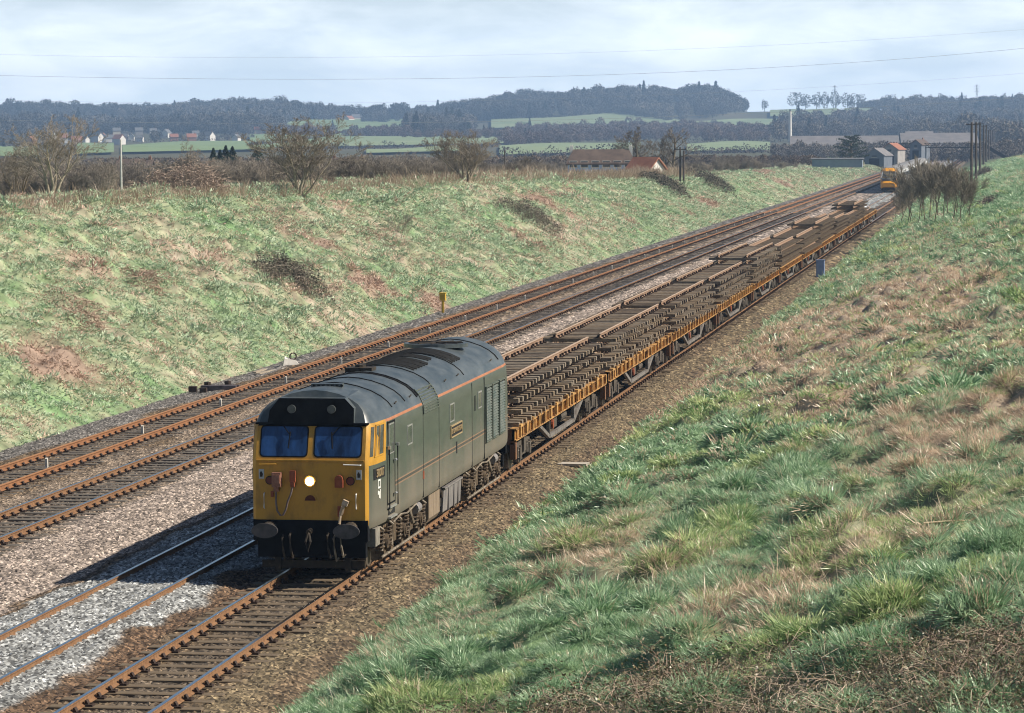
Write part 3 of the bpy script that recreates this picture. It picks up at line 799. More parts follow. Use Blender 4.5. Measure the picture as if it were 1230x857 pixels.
# bogies
M_DUSTY = mat('brake_dust', (.05, .035, .022), (.19, .135, .08), 6, .75, c3=(.10, .07, .042))
def wheel(parent, x, y, r, s, nm='wheel'):
    q = MB()
    q.tube([(x - s * .02, y, r - .0), (x + s * .10, y, r)], r, 30); q.tube([(x - s * .055, y, r), (x - s * .02, y, r)], r + .028, 30)
    q.tube([(x + s * .1, y, r), (x + s * .14, y, r)], r * .35, 16)
    return q.build(nm, [M_STEEL_DK], parent)
for yc in (LLEN / 2 - 5.64, LLEN / 2 + 5.64):
    q = MB()
    for s in (-1, 1):
        q.prism([(yc - 2.75, .62), (yc - 2.4, .5), (yc + 2.4, .5), (yc + 2.75, .62), (yc + 2.75, .8), (yc + 2.3, .92), (yc - 2.3, .92), (yc - 2.75, .8)], *sorted((s * 1.02, s * 1.12)), 'x')
        for k in (-1.03, 1.03): q.box(*sorted((s * 1.0, s * 1.2)), yc + k - .3, yc + k + .3, .42, .98)
    q.box(-1.0, 1.0, yc - .3, yc + .3, .5, .9); q.box(-.9, .9, yc - 2.6, yc - 2.45, .5, .8); q.box(-.9, .9, yc + 2.45, yc + 2.6, .5, .8)
    bg_ = q.build('bogie', M_DUSTY, loco)
    for k in (-2.055, 0, 2.055):
        for s in (-1, 1):
            wheel(bg_, s * .75, yc + k, .545, s)
            q = MB(); q.tube([(s * 1.02, yc + k, .545), (s * 1.27, yc + k, .545)], [.19, .15], 14); q.tube([(s * 1.26, yc + k, .545), (s * 1.29, yc + k, .545)], .085, 10); q.build('axle_box', M_DUSTY, bg_)
            for j in (-.42, .42):
                q = MB(); pts = [(s * 1.18 + .085 * math.cos(a), yc + k + j + .085 * math.sin(a), .40 + .42 * a / (2 * math.pi * 5)) for a in np.linspace(0, 2 * math.pi * 5, 46)]
                q.tube(pts, .024, 5); q.box(*sorted((s * 1.08, s * 1.28)), yc + k + j - .11, yc + k + j + .11, .34, .40); q.build('coil_spring', M_DUSTY, bg_)
    for s in (-1, 1):
        q = MB()
        for j in (-2.6, -1.5, -.55, .6, 1.5, 2.55):
            q.tube([(s * 1.14, yc + j, .95), (s * 1.25, yc + j + .08, .85), (s * 1.22, yc + j + .12, .5), (s * 1.2, yc + j + .05, .22)], .035, 6)
        q.tube([(s * 1.22, yc - 2.6, .26), (s * 1.22, yc + 2.6, .26)], .03, 6)
        for j in (-2.45, -.95, 1.0, 2.45): q.box(*sorted((s * .98, s * 1.16)), yc + j - .09, yc + j + .09, .2, .45)
        q.tube([(s * 1.26, yc - 1.4, .88), (s * 1.3, yc - .7, .98), (s * 1.28, yc + .2, .9), (s * 1.3, yc + 1.2, 1.0)], .022, 6)
        q.tube([(s * 1.24, yc + .5, 1.0), (s * 1.3, yc + .75, .62)], .05, 8)
        q.build('brake_rigging', mat('rigging_grey', (.09, .07, .05), (.26, .22, .17), 5, .6), bg_)
    for s in (-1, 1):
        q = MB(); q.tube([(s * 1.22, yc + 1.25, .86), (s * 1.22, yc + 1.72, .86)], .13, 12); q.build('air_cylinder', M_TANK, bg_)
# tanks between the bogies
y0 = LLEN / 2 - 2.35
for s in (-1, 1):
    q = MB(); q.prism([(.55, .30), (1.16, .30), (1.24, .42), (1.24, 1.02), (.55, 1.02)], y0 - .15, y0 + 1.35, 'y') if s > 0 else q.prism([(-.55, .30), (-.55, 1.02), (-1.24, 1.02), (-1.24, .42), (-1.16, .30)], y0 - .15, y0 + 1.35, 'y')
    q.build('battery_box', M_TANK_TAN, loco)
    q = MB(); prof = [(.5, .24), (1.1, .24), (1.22, .34), (1.25, .9), (.5, .9)]
    q.prism([(x * s, z) for x, z in prof], y0 + 1.85, y0 + 4.4, 'y')
    for yy in (2.5, 3.3, 3.9): q.box(*sorted((s * 1.18, s * 1.262)), y0 + yy, y0 + yy + .05, .32, .91)
    q.box(*sorted((s * 1.2, s * 1.29)), y0 + 1.85, y0 + 4.4, .885, .925)
    for yy in (2.0, 2.6, 3.2): q.tube([(s * 1.15, y0 + yy, .92), (s * 1.15, y0 + yy + .3, 1.0)], .05, 8)
    q.build('fuel_tank', M_TANK, loco)
    q = MB(); q.box(*sorted((s * .9, s * 1.2)), y0 + 1.42, y0 + 1.8, .5, 1.0); q.cyl((s * 1.2, y0 + 1.6, .8), (s * 1.26, y0 + 1.6, .8), .09, 10); q.build('valve_box', M_GRIME, loco)
q = MB(); q.box(-1.05, 1.05, .3, LLEN - .3, .92, 1.04); q.box(-.5, .5, y0 - .1, y0 + 4.3, .35, .95); q.build('underframe', M_GRIME, loco)
for s in (1,):
    q = MB(); q.box(1.02, 1.3, .42, .9, .62, 1.0); q.build('sandbox', mat('sandbox_grey', (.16, .15, .13), (.28, .26, .22), 5, .6), loco)
# ------------------------------------------------------------------ wagons carrying lifted track panels
M_SOLE = mat('wagon_yellow_rust', (.50, .27, .08), (.12, .07, .042), 4.5, .75, c3=(.22, .11, .05), lo=.42, hi=.62, detail=8)
M_SOLE2 = mat('wagon_brown', (.13, .065, .04), (.065, .04, .03), 4.5, .75, c3=(.20, .10, .05), detail=8)
M_TRUSS = mat('truss_grey', (.20, .19, .18), (.11, .095, .085), 3, .7)
M_DECK = mat('deck_planks', (.09, .065, .045), (.16, .12, .085), 4, .9)
M_PTIMBER = [mat('lifted_timber_%s' % n_, c1, c2, 5, .88, stretch=(1, 7, 7)) for n_, c1, c2 in (('brown', (.10, .075, .05), (.31, .24, .165)), ('grey', (.10, .083, .065), (.30, .25, .19)), ('dark', (.055, .042, .032), (.16, .12, .085)))]
PSL = []
for k in range(3):
    bq = MB(); me0 = sleeper_mesh('sleeper', M_PTIMBER[k], 2.58, k)
    bq.add([tuple(v.co) for v in me0.vertices], [tuple(p.vertices) for p in me0.polygons], 0)
    for sx in (-.752, .752):
        bq.box(sx - .17, sx + .17, -.09, .09, 0, .03, 1); bq.box(sx - .11, sx - .045, -.06, .06, .03, .10, 1); bq.box(sx + .045, sx + .11, -.06, .06, .03, .10, 1)
    me = bq.mesh('sleeper', [M_PTIMBER[k], M_CHAIR]); fix_normals(me); PSL.append(me)
bpy.data.meshes.remove(me0)
PLEN = 19.4; NSL = 27
M_PRAIL = mat('lifted_rail', (.20, .125, .08), (.31, .21, .145), 5, .75)
M_PHEAD = mat('lifted_rail_head', (.42, .30, .21), (.55, .42, .31), 4, .5)
PRAIL = rail_mesh('rail', PLEN, [M_PRAIL, M_PHEAD])
bq = MB()
for s in (-.752, .752): bq.prism([(x + s, z + .17) for x, z in RAIL_PROF], 0, PLEN, 'y', 1, [1 if q == 0 else 2 for q in RAIL_MS])
for i in range(NSL):
    y = .35 + i * (PLEN - .7) / (NSL - 1); bq.box(-1.29, 1.29, y - .12, y + .12, -.12, .0, 0)
PANEL_FAR = bq.mesh('track_panel', [M_PTIMBER[0], M_PRAIL, M_PHEAD]); fix_normals(PANEL_FAR)
WPITCH = 21.35; W0 = 87.25; WL = 20.4
NW = 12
def bogie_parts(parent, yc, detail):
    q = MB()
    for s in (-1, 1):
        q.prism([(yc - 1.35, .50), (yc - .75, .34), (yc + .75, .34), (yc + 1.35, .50), (yc + 1.35, .72), (yc + .5, .80), (yc - .5, .80), (yc - 1.35, .72)], *sorted((s * .98, s * 1.07)), 'x')
        for k in (-.9, .9):
            q.box(*sorted((s * 1.02, s * 1.16)), yc + k - .15, yc + k + .15, .30, .62)
            for j in (-.27, .27): q.tube([(s * 1.08, yc + k + j, .36), (s * 1.08, yc + k + j, .66)], .065, 8)
        q.box(*sorted((s * 1.0, s * 1.14)), yc - .22, yc + .22, .45, .9)
    q.box(-.95, .95, yc - .25, yc + .25, .45, .98)
    bo = q.build('bogie', M_TRUSS if False else M_GRIME2, parent)
    if detail:
        for k in (-.9, .9):
            for s in (-1, 1): wheel(bo, s * .75, yc + k, .42, s)
    else:
        q = MB()
        for k in (-.9, .9):
            for s in (-1, 1): q.tube([(s * .72, yc + k, .42), (s * .85, yc + k, .42)], .42, 16)
        q.build('wheels', M_STEEL_DK, bo)
    return bo
M_GRIME2 = mat('bogie_dust', (.10, .085, .07), (.24, .21, .18), 5, .7, c3=(.06, .05, .04))
def make_wagon(seed, detail=True):
    rnd = random.Random(seed)
    root = thing('flat_wagon', 'x', 'wagon')
    msole = M_SOLE
    q = MB(); q.box(-1.12, 1.12, .1, WL - .1, 1.16, 1.24); q.build('deck', M_DECK, root)
    for s in (-1, 1):
        q = MB()
        q.box(*sorted((s * 1.16, s * 1.22)), 0, WL, .98, 1.26); q.box(*sorted((s * 1.10, s * 1.285)), 0, WL, 1.252, 1.29); q.box(*sorted((s * 1.10, s * 1.285)), 0, WL, .95, .985)
        y = .25
        while y < WL:
            q.box(*sorted((s * 1.21, s * 1.275)), y, y + .07, .985, 1.252); y += rnd.choice((.42, .62, .62, .8))
        q.build('solebar', msole, root)
        q = MB()
        for i in range(17):
            y = .5 + i * (WL - 1) / 16
            q = MB(); q.box(*sorted((s * 1.285, s * 1.345)), y - .07, y + .07, 1.02, 1.30)
            if rnd.random() < .3:
                h = rnd.uniform(.04, .13); y2 = y + rnd.uniform(-.05, .05); q.box(*sorted((s * 1.28, s * 1.34)), y2 - .06, y2 + .08, 1.299, 1.30 + h)
            if rnd.random() < .5: q.box(*sorted((s * 1.2, s * 1.33)), y + .05, y + rnd.uniform(.2, .5), 1.295, 1.36)
            if not detail: continue
            q.build('stanchion_pocket', mat('pocket_yellow', (.56, .33, .11), (.14, .08, .045), 6, .7, lo=.45, hi=.65, detail=8), root)
        q = MB()
        c = WL / 2
        def bar(a, bb, w=.11):
            A, B = Vector((0, *a)), Vector((0, *bb)); d = (B - A)
            ang = math.atan2(d.z, d.y)
            q.cbox((s * 1.12, (a[0] + bb[0]) / 2, (a[1] + bb[1]) / 2), (.10, d.length, w), 0, (ang, 0, 0))
        bar((c - 5.0, .95), (c - 2.75, .40)); bar((c - 2.75, .40), (c + 2.75, .40)); bar((c + 2.75, .40), (c + 5.0, .95), .16)
        bar((c - 2.75, .40), (c - 2.75, .97), .09); bar((c + 2.75, .40), (c + 2.75, .97), .09)
        q.build('truss', M_TRUSS, root)
        q = MB(); q.box(*sorted((s * 1.0, s * 1.12)), c - 1.9, c - .9, .55, .9); q.build('brake_box', [M_GRIME2], root)
        q = MB(); q.tube([(s * .95, c + .3, .7), (s * .95, c + 1.5, .7)], .16, 12); q.build('brake_cylinder', [M_GRIME2], root)
        q = MB(); q.tube([(s * 1.14, c - 2.2, .72), (s * 1.2, c - 2.2, .72)], .14, 12); q.build('brake_wheel', M_REDOX, root)
    for e in (0, 1):
        yb = 0 if e == 0 else WL; d = -1 if e == 0 else 1
        q = MB(); q.box(-1.22, 1.22, *sorted((yb, yb - d * .12)), .86, 1.27); q.box(1.10, 1.26, *sorted((yb, yb - d * .25)), .45, .9); q.box(-1.26, -1.10, *sorted((yb, yb - d * .25)), .45, .9); q.build('headstock', M_SOLE2, root)
        for s in (-1, 1):
            q = MB(); q.tube([(s * .865, yb, 1.05), (s * .865, yb + d * .32, 1.05)], .10, 10); q.tube([(s * .865, yb + d * .30, 1.05), (s * .865, yb + d * .35, 1.05)], .21, 14); q.build('buffer', M_GRIME, root)
        bogie_parts(root, yb - d * 2.6, detail)
    q = MB(); q.box(-.25, .25, .12, WL - .12, .75, 1.16); q.build('centre_sill', M_GRIME, root)
    return root
def copy_tree(o, parent=None):
    c = o.copy(); COL.objects.link(c)
    if parent is not None: c.parent = parent
    for ch in o.children: copy_tree(ch, c)
    return c
protos = []
WG = 'flat wagons loaded with lifted track panels'
LAYER = ['bottom', 'second', 'third', 'fourth', 'fifth']
for w in range(NW):
    yw = W0 + w * WPITCH
    if w < 4:
        root = make_wagon(w, True); protos.append(root)
    elif w == 4:
        root = make_wagon(9, False); far_proto = root
    else:
        root = copy_tree(far_proto)
    root.location = (0, yw, 0)
    pos = 'coupled directly behind the green locomotive' if w == 0 else ('last of the train beside the bare trees' if w == NW - 1 else '%s in line behind the green locomotive' % nth(w))
    root['label'] = 'rusty yellow bogie flat wagon under track panels, ' + pos
    root['group'] = WG
    rnd = random.Random(100 + w)
    nl = (4, 4, 4, 4, 5, 4, 4, 5, 4, 3, 5, 1)[w]
    z = 1.29 + .13
    for k in range(nl):
        top = k == nl - 1
        y = yw + .25 + rnd.uniform(-.2, .45) + (.3 if top else 0)
        x = rnd.uniform(-.10, .10)
        rz = rnd.uniform(-.006, .006)
        ln = 'track panel, %s layer of the stack on the %s wagon behind the locomotive' % (('top' if k == nl - 1 else LAYER[k]) if nl > 1 else 'only', nth(w))
        if w < 5:
            t = thing('track_panel', ln, 'track panel', (x, y, z), rz, 'lifted track panels stacked on the wagons')
            for s in (-.752, .752): link('rail', PRAIL, t, (s, 0, .172))
            ph = rnd.uniform(0, .2)
            for i in range(NSL):
                link('sleeper', PSL[rnd.choice((0, 0, 1, 1, 2))], t, (rnd.uniform(-.035, .035), .35 + ph + i * (PLEN - .9) / (NSL - 1) + rnd.uniform(-.03, .03), rnd.uniform(-.006, .006)), (0, 0, rnd.uniform(-.012, .012)))
        else:
            o = link('track_panel', PANEL_FAR, None, (x, y, z), (0, 0, rz)); tag(o, ln, 'track panel', 'lifted track panels stacked on the wagons')
        z += .302 + (rnd.uniform(.0, .05) if k == nl - 2 else rnd.uniform(0, .012))
# odd pieces and sheets on the last wagon
for i, (x, y, sx, sy, c, nm) in enumerate(((-.5, 4.5, .9, 2.2, (.12, .25, .55), 'blue'), (.45, 9.0, .8, 1.6, (.62, .66, .72), 'white'), (-.3, 13.5, 1.0, 1.8, (.55, .62, .75), 'pale blue'))):
    bq = MB(); rnd = random.Random(i)
    n = 7
    vs = [(x + sx * (u / (n - 1) - .5), W0 + 11 * WPITCH + y + sy * (v / (n - 1) - .5), 1.62 + .38 * math.sin(math.pi * u / (n - 1)) * math.sin(math.pi * v / (n - 1)) ** .6 + rnd.uniform(-.05, .05)) for v in range(n) for u in range(n)]
    k0 = len(vs); vs += [(a, b_, 1.59) for a, b_, c_ in vs]
    fs = [(v * n + u, v * n + u + 1, (v + 1) * n + u + 1, (v + 1) * n + u) for v in range(n - 1) for u in range(n - 1)]
    fs += [tuple(k0 + q for q in f)[::-1] for f in fs]
    rim = [u for u in range(n)] + [v * n + n - 1 for v in range(1, n)] + [(n - 1) * n + u for u in range(n - 2, -1, -1)] + [v * n for v in range(n - 2, 0, -1)]
    fs += [(rim[q], rim[q] + k0, rim[(q + 1) % len(rim)] + k0, rim[(q + 1) % len(rim)]) for q in range(len(rim))]
    bq.add(vs, fs); o = bq.build('tarpaulin_bundle', mat('sheet_' + nm.replace(' ', '_'), c, tuple(min(1, q * 1.25) for q in c), 3, .6)); tag(o, 'crumpled %s sheeted bundle on the last wagon' % nm, 'bundle', 'sheeted bundles on the last wagon')
# ------------------------------------------------------------------ the oncoming express
M_HYEL = mat('express_yellow', (.70, .30, .02), (.78, .36, .03), 2, .4)
M_HWHITE = mat('express_white', (.46, .47, .48), (.58, .59, .60), 2, .45)
M_HGREY = mat('express_blue_grey', (.12, .14, .17), (.17, .19, .22), 2, .45)
M_HROOF = mat('express_roof', (.16, .16, .165), (.26, .26, .26), 1, .7)
HY = 514.5; HX = TX[2]
pc = thing('express_power_car', 'streamlined yellow nosed express power car coming towards the bare trees', 'locomotive', (HX, HY, 0))
secs = [(0, .95, .82, .75, 1.45), (.25, 1.12, .97, .62, 1.62), (.55, 1.22, 1.05, .55, 1.72), (1.05, 1.28, 1.12, .55, 2.25), (2.0, 1.34, 1.2, .55, 3.2), (2.7, 1.37, 1.22, .55, 3.75), (3.4, 1.38, 1.22, .55, 3.88), (17.6, 1.38, 1.22, .55, 3.88)]
b = MB(); N = 14
for y, hw, hwt, zb, zt in secs:
    h = zt - zb
    ring = [(hw * .9, zb), (hw, zb + .12), (hw, zb + h * .25), (hw, zb + h * .40), (hw, zb + h * .72), (hw * .97, zb + h * .82), (hw * .80, zb + h * .94), (hw * .42, zt)]
    ring = ring + [(-x, z) for x, z in ring[::-1]]
    N = len(ring)
    b.v += [(x, y, z) for x, z in ring]
for i in range(len(secs) - 1):
    for j in range(N - 1):
        zm = (b.v[i * N + j][2] + b.v[(i + 1) * N + j + 1][2]) / 2
        if i < 3: m = 0
        elif i < 5 and 5 <= j <= 9: m = 0
        elif 5 <= j <= 9: m = 3
        elif j in (3, 11): m = 2
        elif j in (4, 10, 5, 9): m = 1
        else: m = 1 if i > 4 else 0
        a = i * N + j
        b.f.append((a, a + 1, a + N + 1, a + N)); b.m.append(m)
b.f.append(tuple(range(N))[::-1]); b.m.append(0); o_ = (len(secs) - 1) * N; b.f.append(tuple(range(o_, o_ + N))); b.m.append(3)
b.build('body', [M_HYEL, M_HWHITE, M_HGREY, M_HROOF], pc)
q = MB(); q.add([(-1.02, 1.0, 2.32), (1.02, 1.0, 2.32), (.92, 1.93, 3.22), (-.92, 1.93, 3.22), (-1.02, 1.1, 2.28), (1.02, 1.1, 2.28), (.92, 2.03, 3.18), (-.92, 2.03, 3.18)], [(0, 1, 2, 3), (0, 4, 5, 1), (1, 5, 6, 2), (2, 6, 7, 3), (3, 7, 4, 0)])
for v in range(len(q.v)): q.v[v] = (q.v[v][0], q.v[v][1] - .06, q.v[v][2] + .02)
q.build('windscreen', M_VOID, pc)
q = MB()
for s in (-1, 1): q.add([(s * 1.02, .99, 2.24), (s * 1.22, 1.02, 2.24), (s * 1.14, 1.98, 3.2), (s * .93, 1.93, 3.22), (s * 1.02, 1.15, 2.2), (s * 1.22, 1.18, 2.2), (s * 1.14, 2.1, 3.14), (s * .93, 2.1, 3.14)], [(0, 1, 2, 3), (0, 4, 5, 1), (1, 5, 6, 2), (2, 6, 7, 3), (3, 7, 4, 0)])
for v in range(len(q.v)): q.v[v] = (q.v[v][0], q.v[v][1] - .09, q.v[v][2] + .03)
q.build('windscreen_pillar', M_HWHITE, pc)
q = MB(); q.box(-1.1, 1.1, .50, .78, 1.78, 2.02); q.build('light_cluster', M_HGREY, pc)
q = MB(); q.box(-1.2, 1.2, .66, .98, 2.03, 2.22); q.build('nose_band', M_HWHITE, pc)
q = MB(); q.box(-1.0, 1.0, .25, .7, .25, .62); q.build('snow_plough', M_GRIME, pc)
def coach_under(parent, L):
    for yc in (2.4, L - 2.4):
        q = MB(); q.box(-1.15, 1.15, yc - 1.7, yc + 1.7, .3, .62)
        bo = q.build('bogie', M_GRIME, parent)
        q = MB()
        for k in (-1.15, 1.15):
            for s in (-1, 1): q.tube([(s * .72, yc + k, .46), (s * .88, yc + k, .46)], .46, 16)
        q.build('wheels', M_STEEL_DK, bo)
coach_under(pc, 17.6)
def coach():
    root = thing('passenger_coach', 'x', 'coach')
    b = MB(); prof = [(1.25, .6), (1.37, .9), (1.37, 1.95), (1.37, 2.7), (1.33, 3.2), (1.15, 3.55), (.75, 3.78), (0, 3.86), (-.75, 3.78), (-1.15, 3.55), (-1.33, 3.2), (-1.37, 2.7), (-1.37, 1.95), (-1.37, .9), (-1.25, .6)]
    b.prism(prof, 0, 22.6, 'y', 0, [2, 1, 2, 1, 3, 3, 3, 3, 3, 3, 1, 2, 1, 2, 2]); b.build('body', [M_HYEL, M_HWHITE, M_HGREY, M_HROOF], root)
    for s in (-1, 1):
        for i in range(9):
            y = 2.1 + i * 2.1
            q = MB(); q.box(*sorted((s * 1.36, s * 1.38)), y, y + 1.5, 2.02, 2.62); q.build('window', M_VOID, root)
    coach_under(root, 22.6)
    return root
c0 = coach()
for i in range(8):
    r = c0 if i == 0 else copy_tree(c0)
    r.location = (HX, HY + 18.3 + i * 23.0, 0)
    r['label'] = 'pale roofed express coach, %s behind the yellow nosed power car' % nth(i)
    r['group'] = 'express train coaches'
# ------------------------------------------------------------------ grass, straw and brambles on the banks
def gn_scatter(name, P, rot, scl, idx, col, variants, mat_names=None):
    """many small copies of a few tufts on a cloud of points (stuff nobody could count)"""
    n = len(P)
    me = bpy.data.meshes.new(name)
    me.vertices.add(n); me.vertices.foreach_set('co', np.asarray(P, np.float32).ravel())
    for an, ty, key, arr in (('rot', 'FLOAT_VECTOR', 'vector', rot), ('scl', 'FLOAT_VECTOR', 'vector', scl), ('idx', 'INT', 'value', idx)):
        a = me.attributes.new(an, ty, 'POINT'); a.data.foreach_set(key, np.ascontiguousarray(arr, np.int32 if ty == 'INT' else np.float32).ravel())
    a = me.attributes.new('tint', 'FLOAT_COLOR', 'POINT'); a.data.foreach_set('color', np.concatenate([col, np.ones((n, 1))], 1).astype(np.float32).ravel())
    o = link(name, me); o['kind'] = 'stuff'
    vc = bpy.data.collections.new(name + '_kinds')
    for k, vm in enumerate(variants):
        vc.objects.link(bpy.data.objects.new('%s_%02d' % (name, k), vm))
    ng = bpy.data.node_groups.new(name + '_spread', 'GeometryNodeTree')
    ng.interface.new_socket('Geometry', in_out='INPUT', socket_type='NodeSocketGeometry')
    ng.interface.new_socket('Geometry', in_out='OUTPUT', socket_type='NodeSocketGeometry')
    N_, L_ = ng.nodes, ng.links
    gi, go = N_.new('NodeGroupInput'), N_.new('NodeGroupOutput')
    ci = N_.new('GeometryNodeCollectionInfo'); ci.inputs['Collection'].default_value = vc
    ci.inputs['Separate Children'].default_value = True; ci.inputs['Reset Children'].default_value = True
    ip = N_.new('GeometryNodeInstanceOnPoints'); ip.inputs['Pick Instance'].default_value = True
    def at(nm, ty):
        q = N_.new('GeometryNodeInputNamedAttribute'); q.data_type = ty; q.inputs['Name'].default_value = nm
        return [s for s in q.outputs if s.enabled and s.name == 'Attribute'][0]
    L_.new(gi.outputs[0], ip.inputs['Points']); L_.new(ci.outputs[0], ip.inputs['Instance'])
    L_.new(at('idx', 'INT'), ip.inputs['Instance Index']); L_.new(at('rot', 'FLOAT_VECTOR'), ip.inputs['Rotation']); L_.new(at('scl', 'FLOAT_VECTOR'), ip.inputs['Scale'])
    L_.new(ip.outputs[0], go.inputs[0])
    md = o.modifiers.new('spread', 'NODES'); md.node_group = ng
    return o

M_GRASS = attr_mat('grass_blade', 'tint', 'INSTANCER', rough=0.4, transl=0.42, noise=(9.0, .82, 1.3), spec=0.9)
M_GRASS_DRY = attr_mat('bank_grass_blade', 'tint', 'INSTANCER', rough=0.6, transl=0.08, noise=(9.0, .82, 1.25), spec=0.3)
M_TWIG_I = attr_mat('bramble_stem', 'tint', 'INSTANCER', rough=0.8, noise=(6.0, .6, 1.3))

def tuft_mesh(name, seed, nb, h, rad, wdt, lean, flop, m):
    rng = np.random.default_rng(seed)
    V, Fq = [], []
    for i in range(nb):
        a = rng.uniform(0, 2 * math.pi); r = rad * math.sqrt(rng.uniform())
        p = np.array([r * math.cos(a), r * math.sin(a), -.04])
        L = h * rng.uniform(.55, 1.1)
        d = np.array([math.cos(a) * flop * r / rad + lean[0] + rng.normal(0, .18), math.sin(a) * flop * r / rad + lean[1] + rng.normal(0, .18), 1.0])
        d /= np.linalg.norm(d)
        side = np.cross(d, [rng.normal(), rng.normal(), .2]); side /= np.linalg.norm(side)
        w = wdt * rng.uniform(.6, 1.3)
        bend = np.array([d[0], d[1], -.55]) * rng.uniform(.15, .55)
        q1 = p + d * L * .55 + bend * L * .15; q2 = p + d * L * .85 + bend * L * .55
        b = len(V)
        V += [p - side * w * .5, p + side * w * .5, q1 + side * w * .42, q1 - side * w * .42, q2]
        Fq += [(b, b + 1, b + 2, b + 3), (b + 3, b + 2, b + 4, b + 4)]
    tri = []
    for f in Fq:
        if f[2] == f[3] or len(set(f)) == 3: tri.append(f[:3])
        else: tri += [(f[0], f[1], f[2]), (f[0], f[2], f[3])]
    return mesh_np(name, np.array(V), np.array(tri), [m])
LEAN = (-.10, -.06)
TUFTS = []
for k in range(4): TUFTS.append(tuft_mesh('green_tuft', 10 + k, 64, .185, .21, .010, LEAN, 1.3, M_GRASS))          # 0-3 lush, near
for k in range(3): TUFTS.append(tuft_mesh('straw_tuft', 20 + k, 38, .25, .18, .008, LEAN, 1.0, M_GRASS))           # 4-6 dry
for k in range(3): TUFTS.append(tuft_mesh('straw_stem', 30 + k, 4, .55, .14, .006, (-.25, -.1), .35, M_GRASS))    # 7-9 tall stems
for k in range(4): TUFTS.append(tuft_mesh('coarse_tuft', 40 + k, 34, .19, .30, .028, LEAN, 1.5, M_GRASS))         # 10-13 far, coarse
for k in range(2): TUFTS.append(tuft_mesh('coarse_straw', 50 + k, 26, .19, .26, .022, LEAN, 1.1, M_GRASS))         # 14-15 far straw

TUFTS_L = [tuft_mesh('coarse_tuft', 140 + k, 34, .15, .30, .032, (.05, .06), 1.7, M_GRASS_DRY) for k in range(4)] + [tuft_mesh('coarse_straw', 150 + k, 26, .18, .26, .024, (.05, .06), 1.2, M_GRASS_DRY) for k in range(2)]
def tuft_points(x0, x1, y0, y1, dens, rng):
    n = int((x1 - x0) * (y1 - y0) * dens)
    X = rng.uniform(x0, x1, n); Y = rng.uniform(y0, y1, n)
    return X, Y
GX, GY, GD = [], [], []
rng = np.random.default_rng(3)
for (x0, x1, y0, y1, dens) in ((FOOT_R, 27, 18, 45, 85), (FOOT_R, 29, 45, 85, 60), (FOOT_R - .3, 31, 85, 150, 26), (FOOT_R - .4, 33, 150, 280, 12), (FOOT_R - .5, 30, 280, 700, 2.4),
                               (-33, FOOT_L + .6, 85, 150, 18), (-34, FOOT_L + .6, 150, 240, 12), (-33, FOOT_L + .6, 240, 420, 6), (-30, FOOT_L + .6, 420, 850, 1.6)):
    X, Y = tuft_points(x0, x1, y0, y1, dens, rng); GX.append(X); GY.append(Y); GD.append(np.full(len(X), y0))
GX, GY, GD = np.concatenate(GX), np.concatenate(GY), np.concatenate(GD)
GZ = H(GX, GY)
pp = project(np.stack([GX, GY, GZ], 1))
clump = fbm(GX / 1.1, GY / 1.1, 61, 2)
dry = dryness(GX, GY)
keep = (pp[:, 0] > -500) & (pp[:, 0] < 4200) & ((pp[:, 0] < 1420) | (rng.uniform(size=len(GX)) < .4)) & (pp[:, 1] < 1200) & (pp[:, 2] > 6)
keep &= (clump > .33 + .14 * rng.uniform(size=len(GX))) | (rng.uniform(size=len(GX)) < .72) | (GX < -6)
foot = np.minimum(np.where(GX > 0, GX - FOOT_R, 9), np.where(GX < 0, FOOT_L - GX, 9))
keep &= (foot > .5) | (rng.uniform(size=len(GX)) < .35 + foot)
br_zone = lambda px, py: py > np.interp(px, [560, 720, 850, 1000, 1230, 1500], [880, 842, 812, 790, 755, 740])
inbr = br_zone(pp[:, 0], pp[:, 1] + 30 * (fbm(GX / .9, GY / .9, 88) - .5))
keep &= ~inbr | (rng.uniform(size=len(GX)) < .95)
GX, GY, GZ, GD, pp, clump, dry = [q[keep] for q in (GX, GY, GZ, GD, pp, clump, dry)]
n = len(GX)
wide = np.where(pp[:, 0] > 1420, 1.5, 1.0)
isdry = rng.uniform(size=n) < np.where(GX > 0, .05 + .78 * dry ** 1.15, .10 + .42 * dry)
near = pp[:, 2] < 75
stem = near & (rng.uniform(size=n) < .05 + .07 * dry)
idx = np.where(near, np.where(isdry, rng.integers(4, 7, n), rng.integers(0, 4, n)), np.where(isdry, rng.integers(14, 16, n), rng.integers(10, 14, n)))
idx = np.where(stem, rng.integers(7, 10, n), idx)
far_s = np.interp(pp[:, 2], [15, 75, 76, 150, 300, 700], [.85, 1.0, .85, 1.0, 1.35, 2.2])
sc = far_s * rng.uniform(.7, 1.3, n) * (.40 + 1.25 * clump)
scl = np.stack([sc * rng.uniform(.9, 1.25, n), sc * rng.uniform(.9, 1.25, n), sc * rng.uniform(.6, 1.05, n)], 1)
hum = tussocks(GX, GY)
scl *= ((.72 + 1.5 * hum) * wide)[:, None]
GZ = GZ + np.where(pp[:, 1] > 0, .0, 0)
e_ = .12
hx_, hy_ = (H(GX + e_, GY) - H(GX - e_, GY)) / (2 * e_), (H(GX, GY + e_) - H(GX, GY - e_)) / (2 * e_)
rot = np.stack([np.clip(.8 * hy_, -1, 1) + rng.normal(0, .15, n), np.clip(-.8 * hx_, -1, 1) + rng.normal(0, .15, n), rng.normal(0, 1.2, n)], 1)
u = rng.uniform(size=(n, 1)); v = rng.uniform(size=(n, 1))
g = (np.array([.10, .23, .10]) * (1 - u) + np.array([.50, .66, .43]) * u)
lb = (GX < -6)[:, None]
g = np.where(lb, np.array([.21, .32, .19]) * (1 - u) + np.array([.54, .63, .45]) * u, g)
yel = (vnoise(GX / 3, GY / 3, 99)[:, None] > .72)
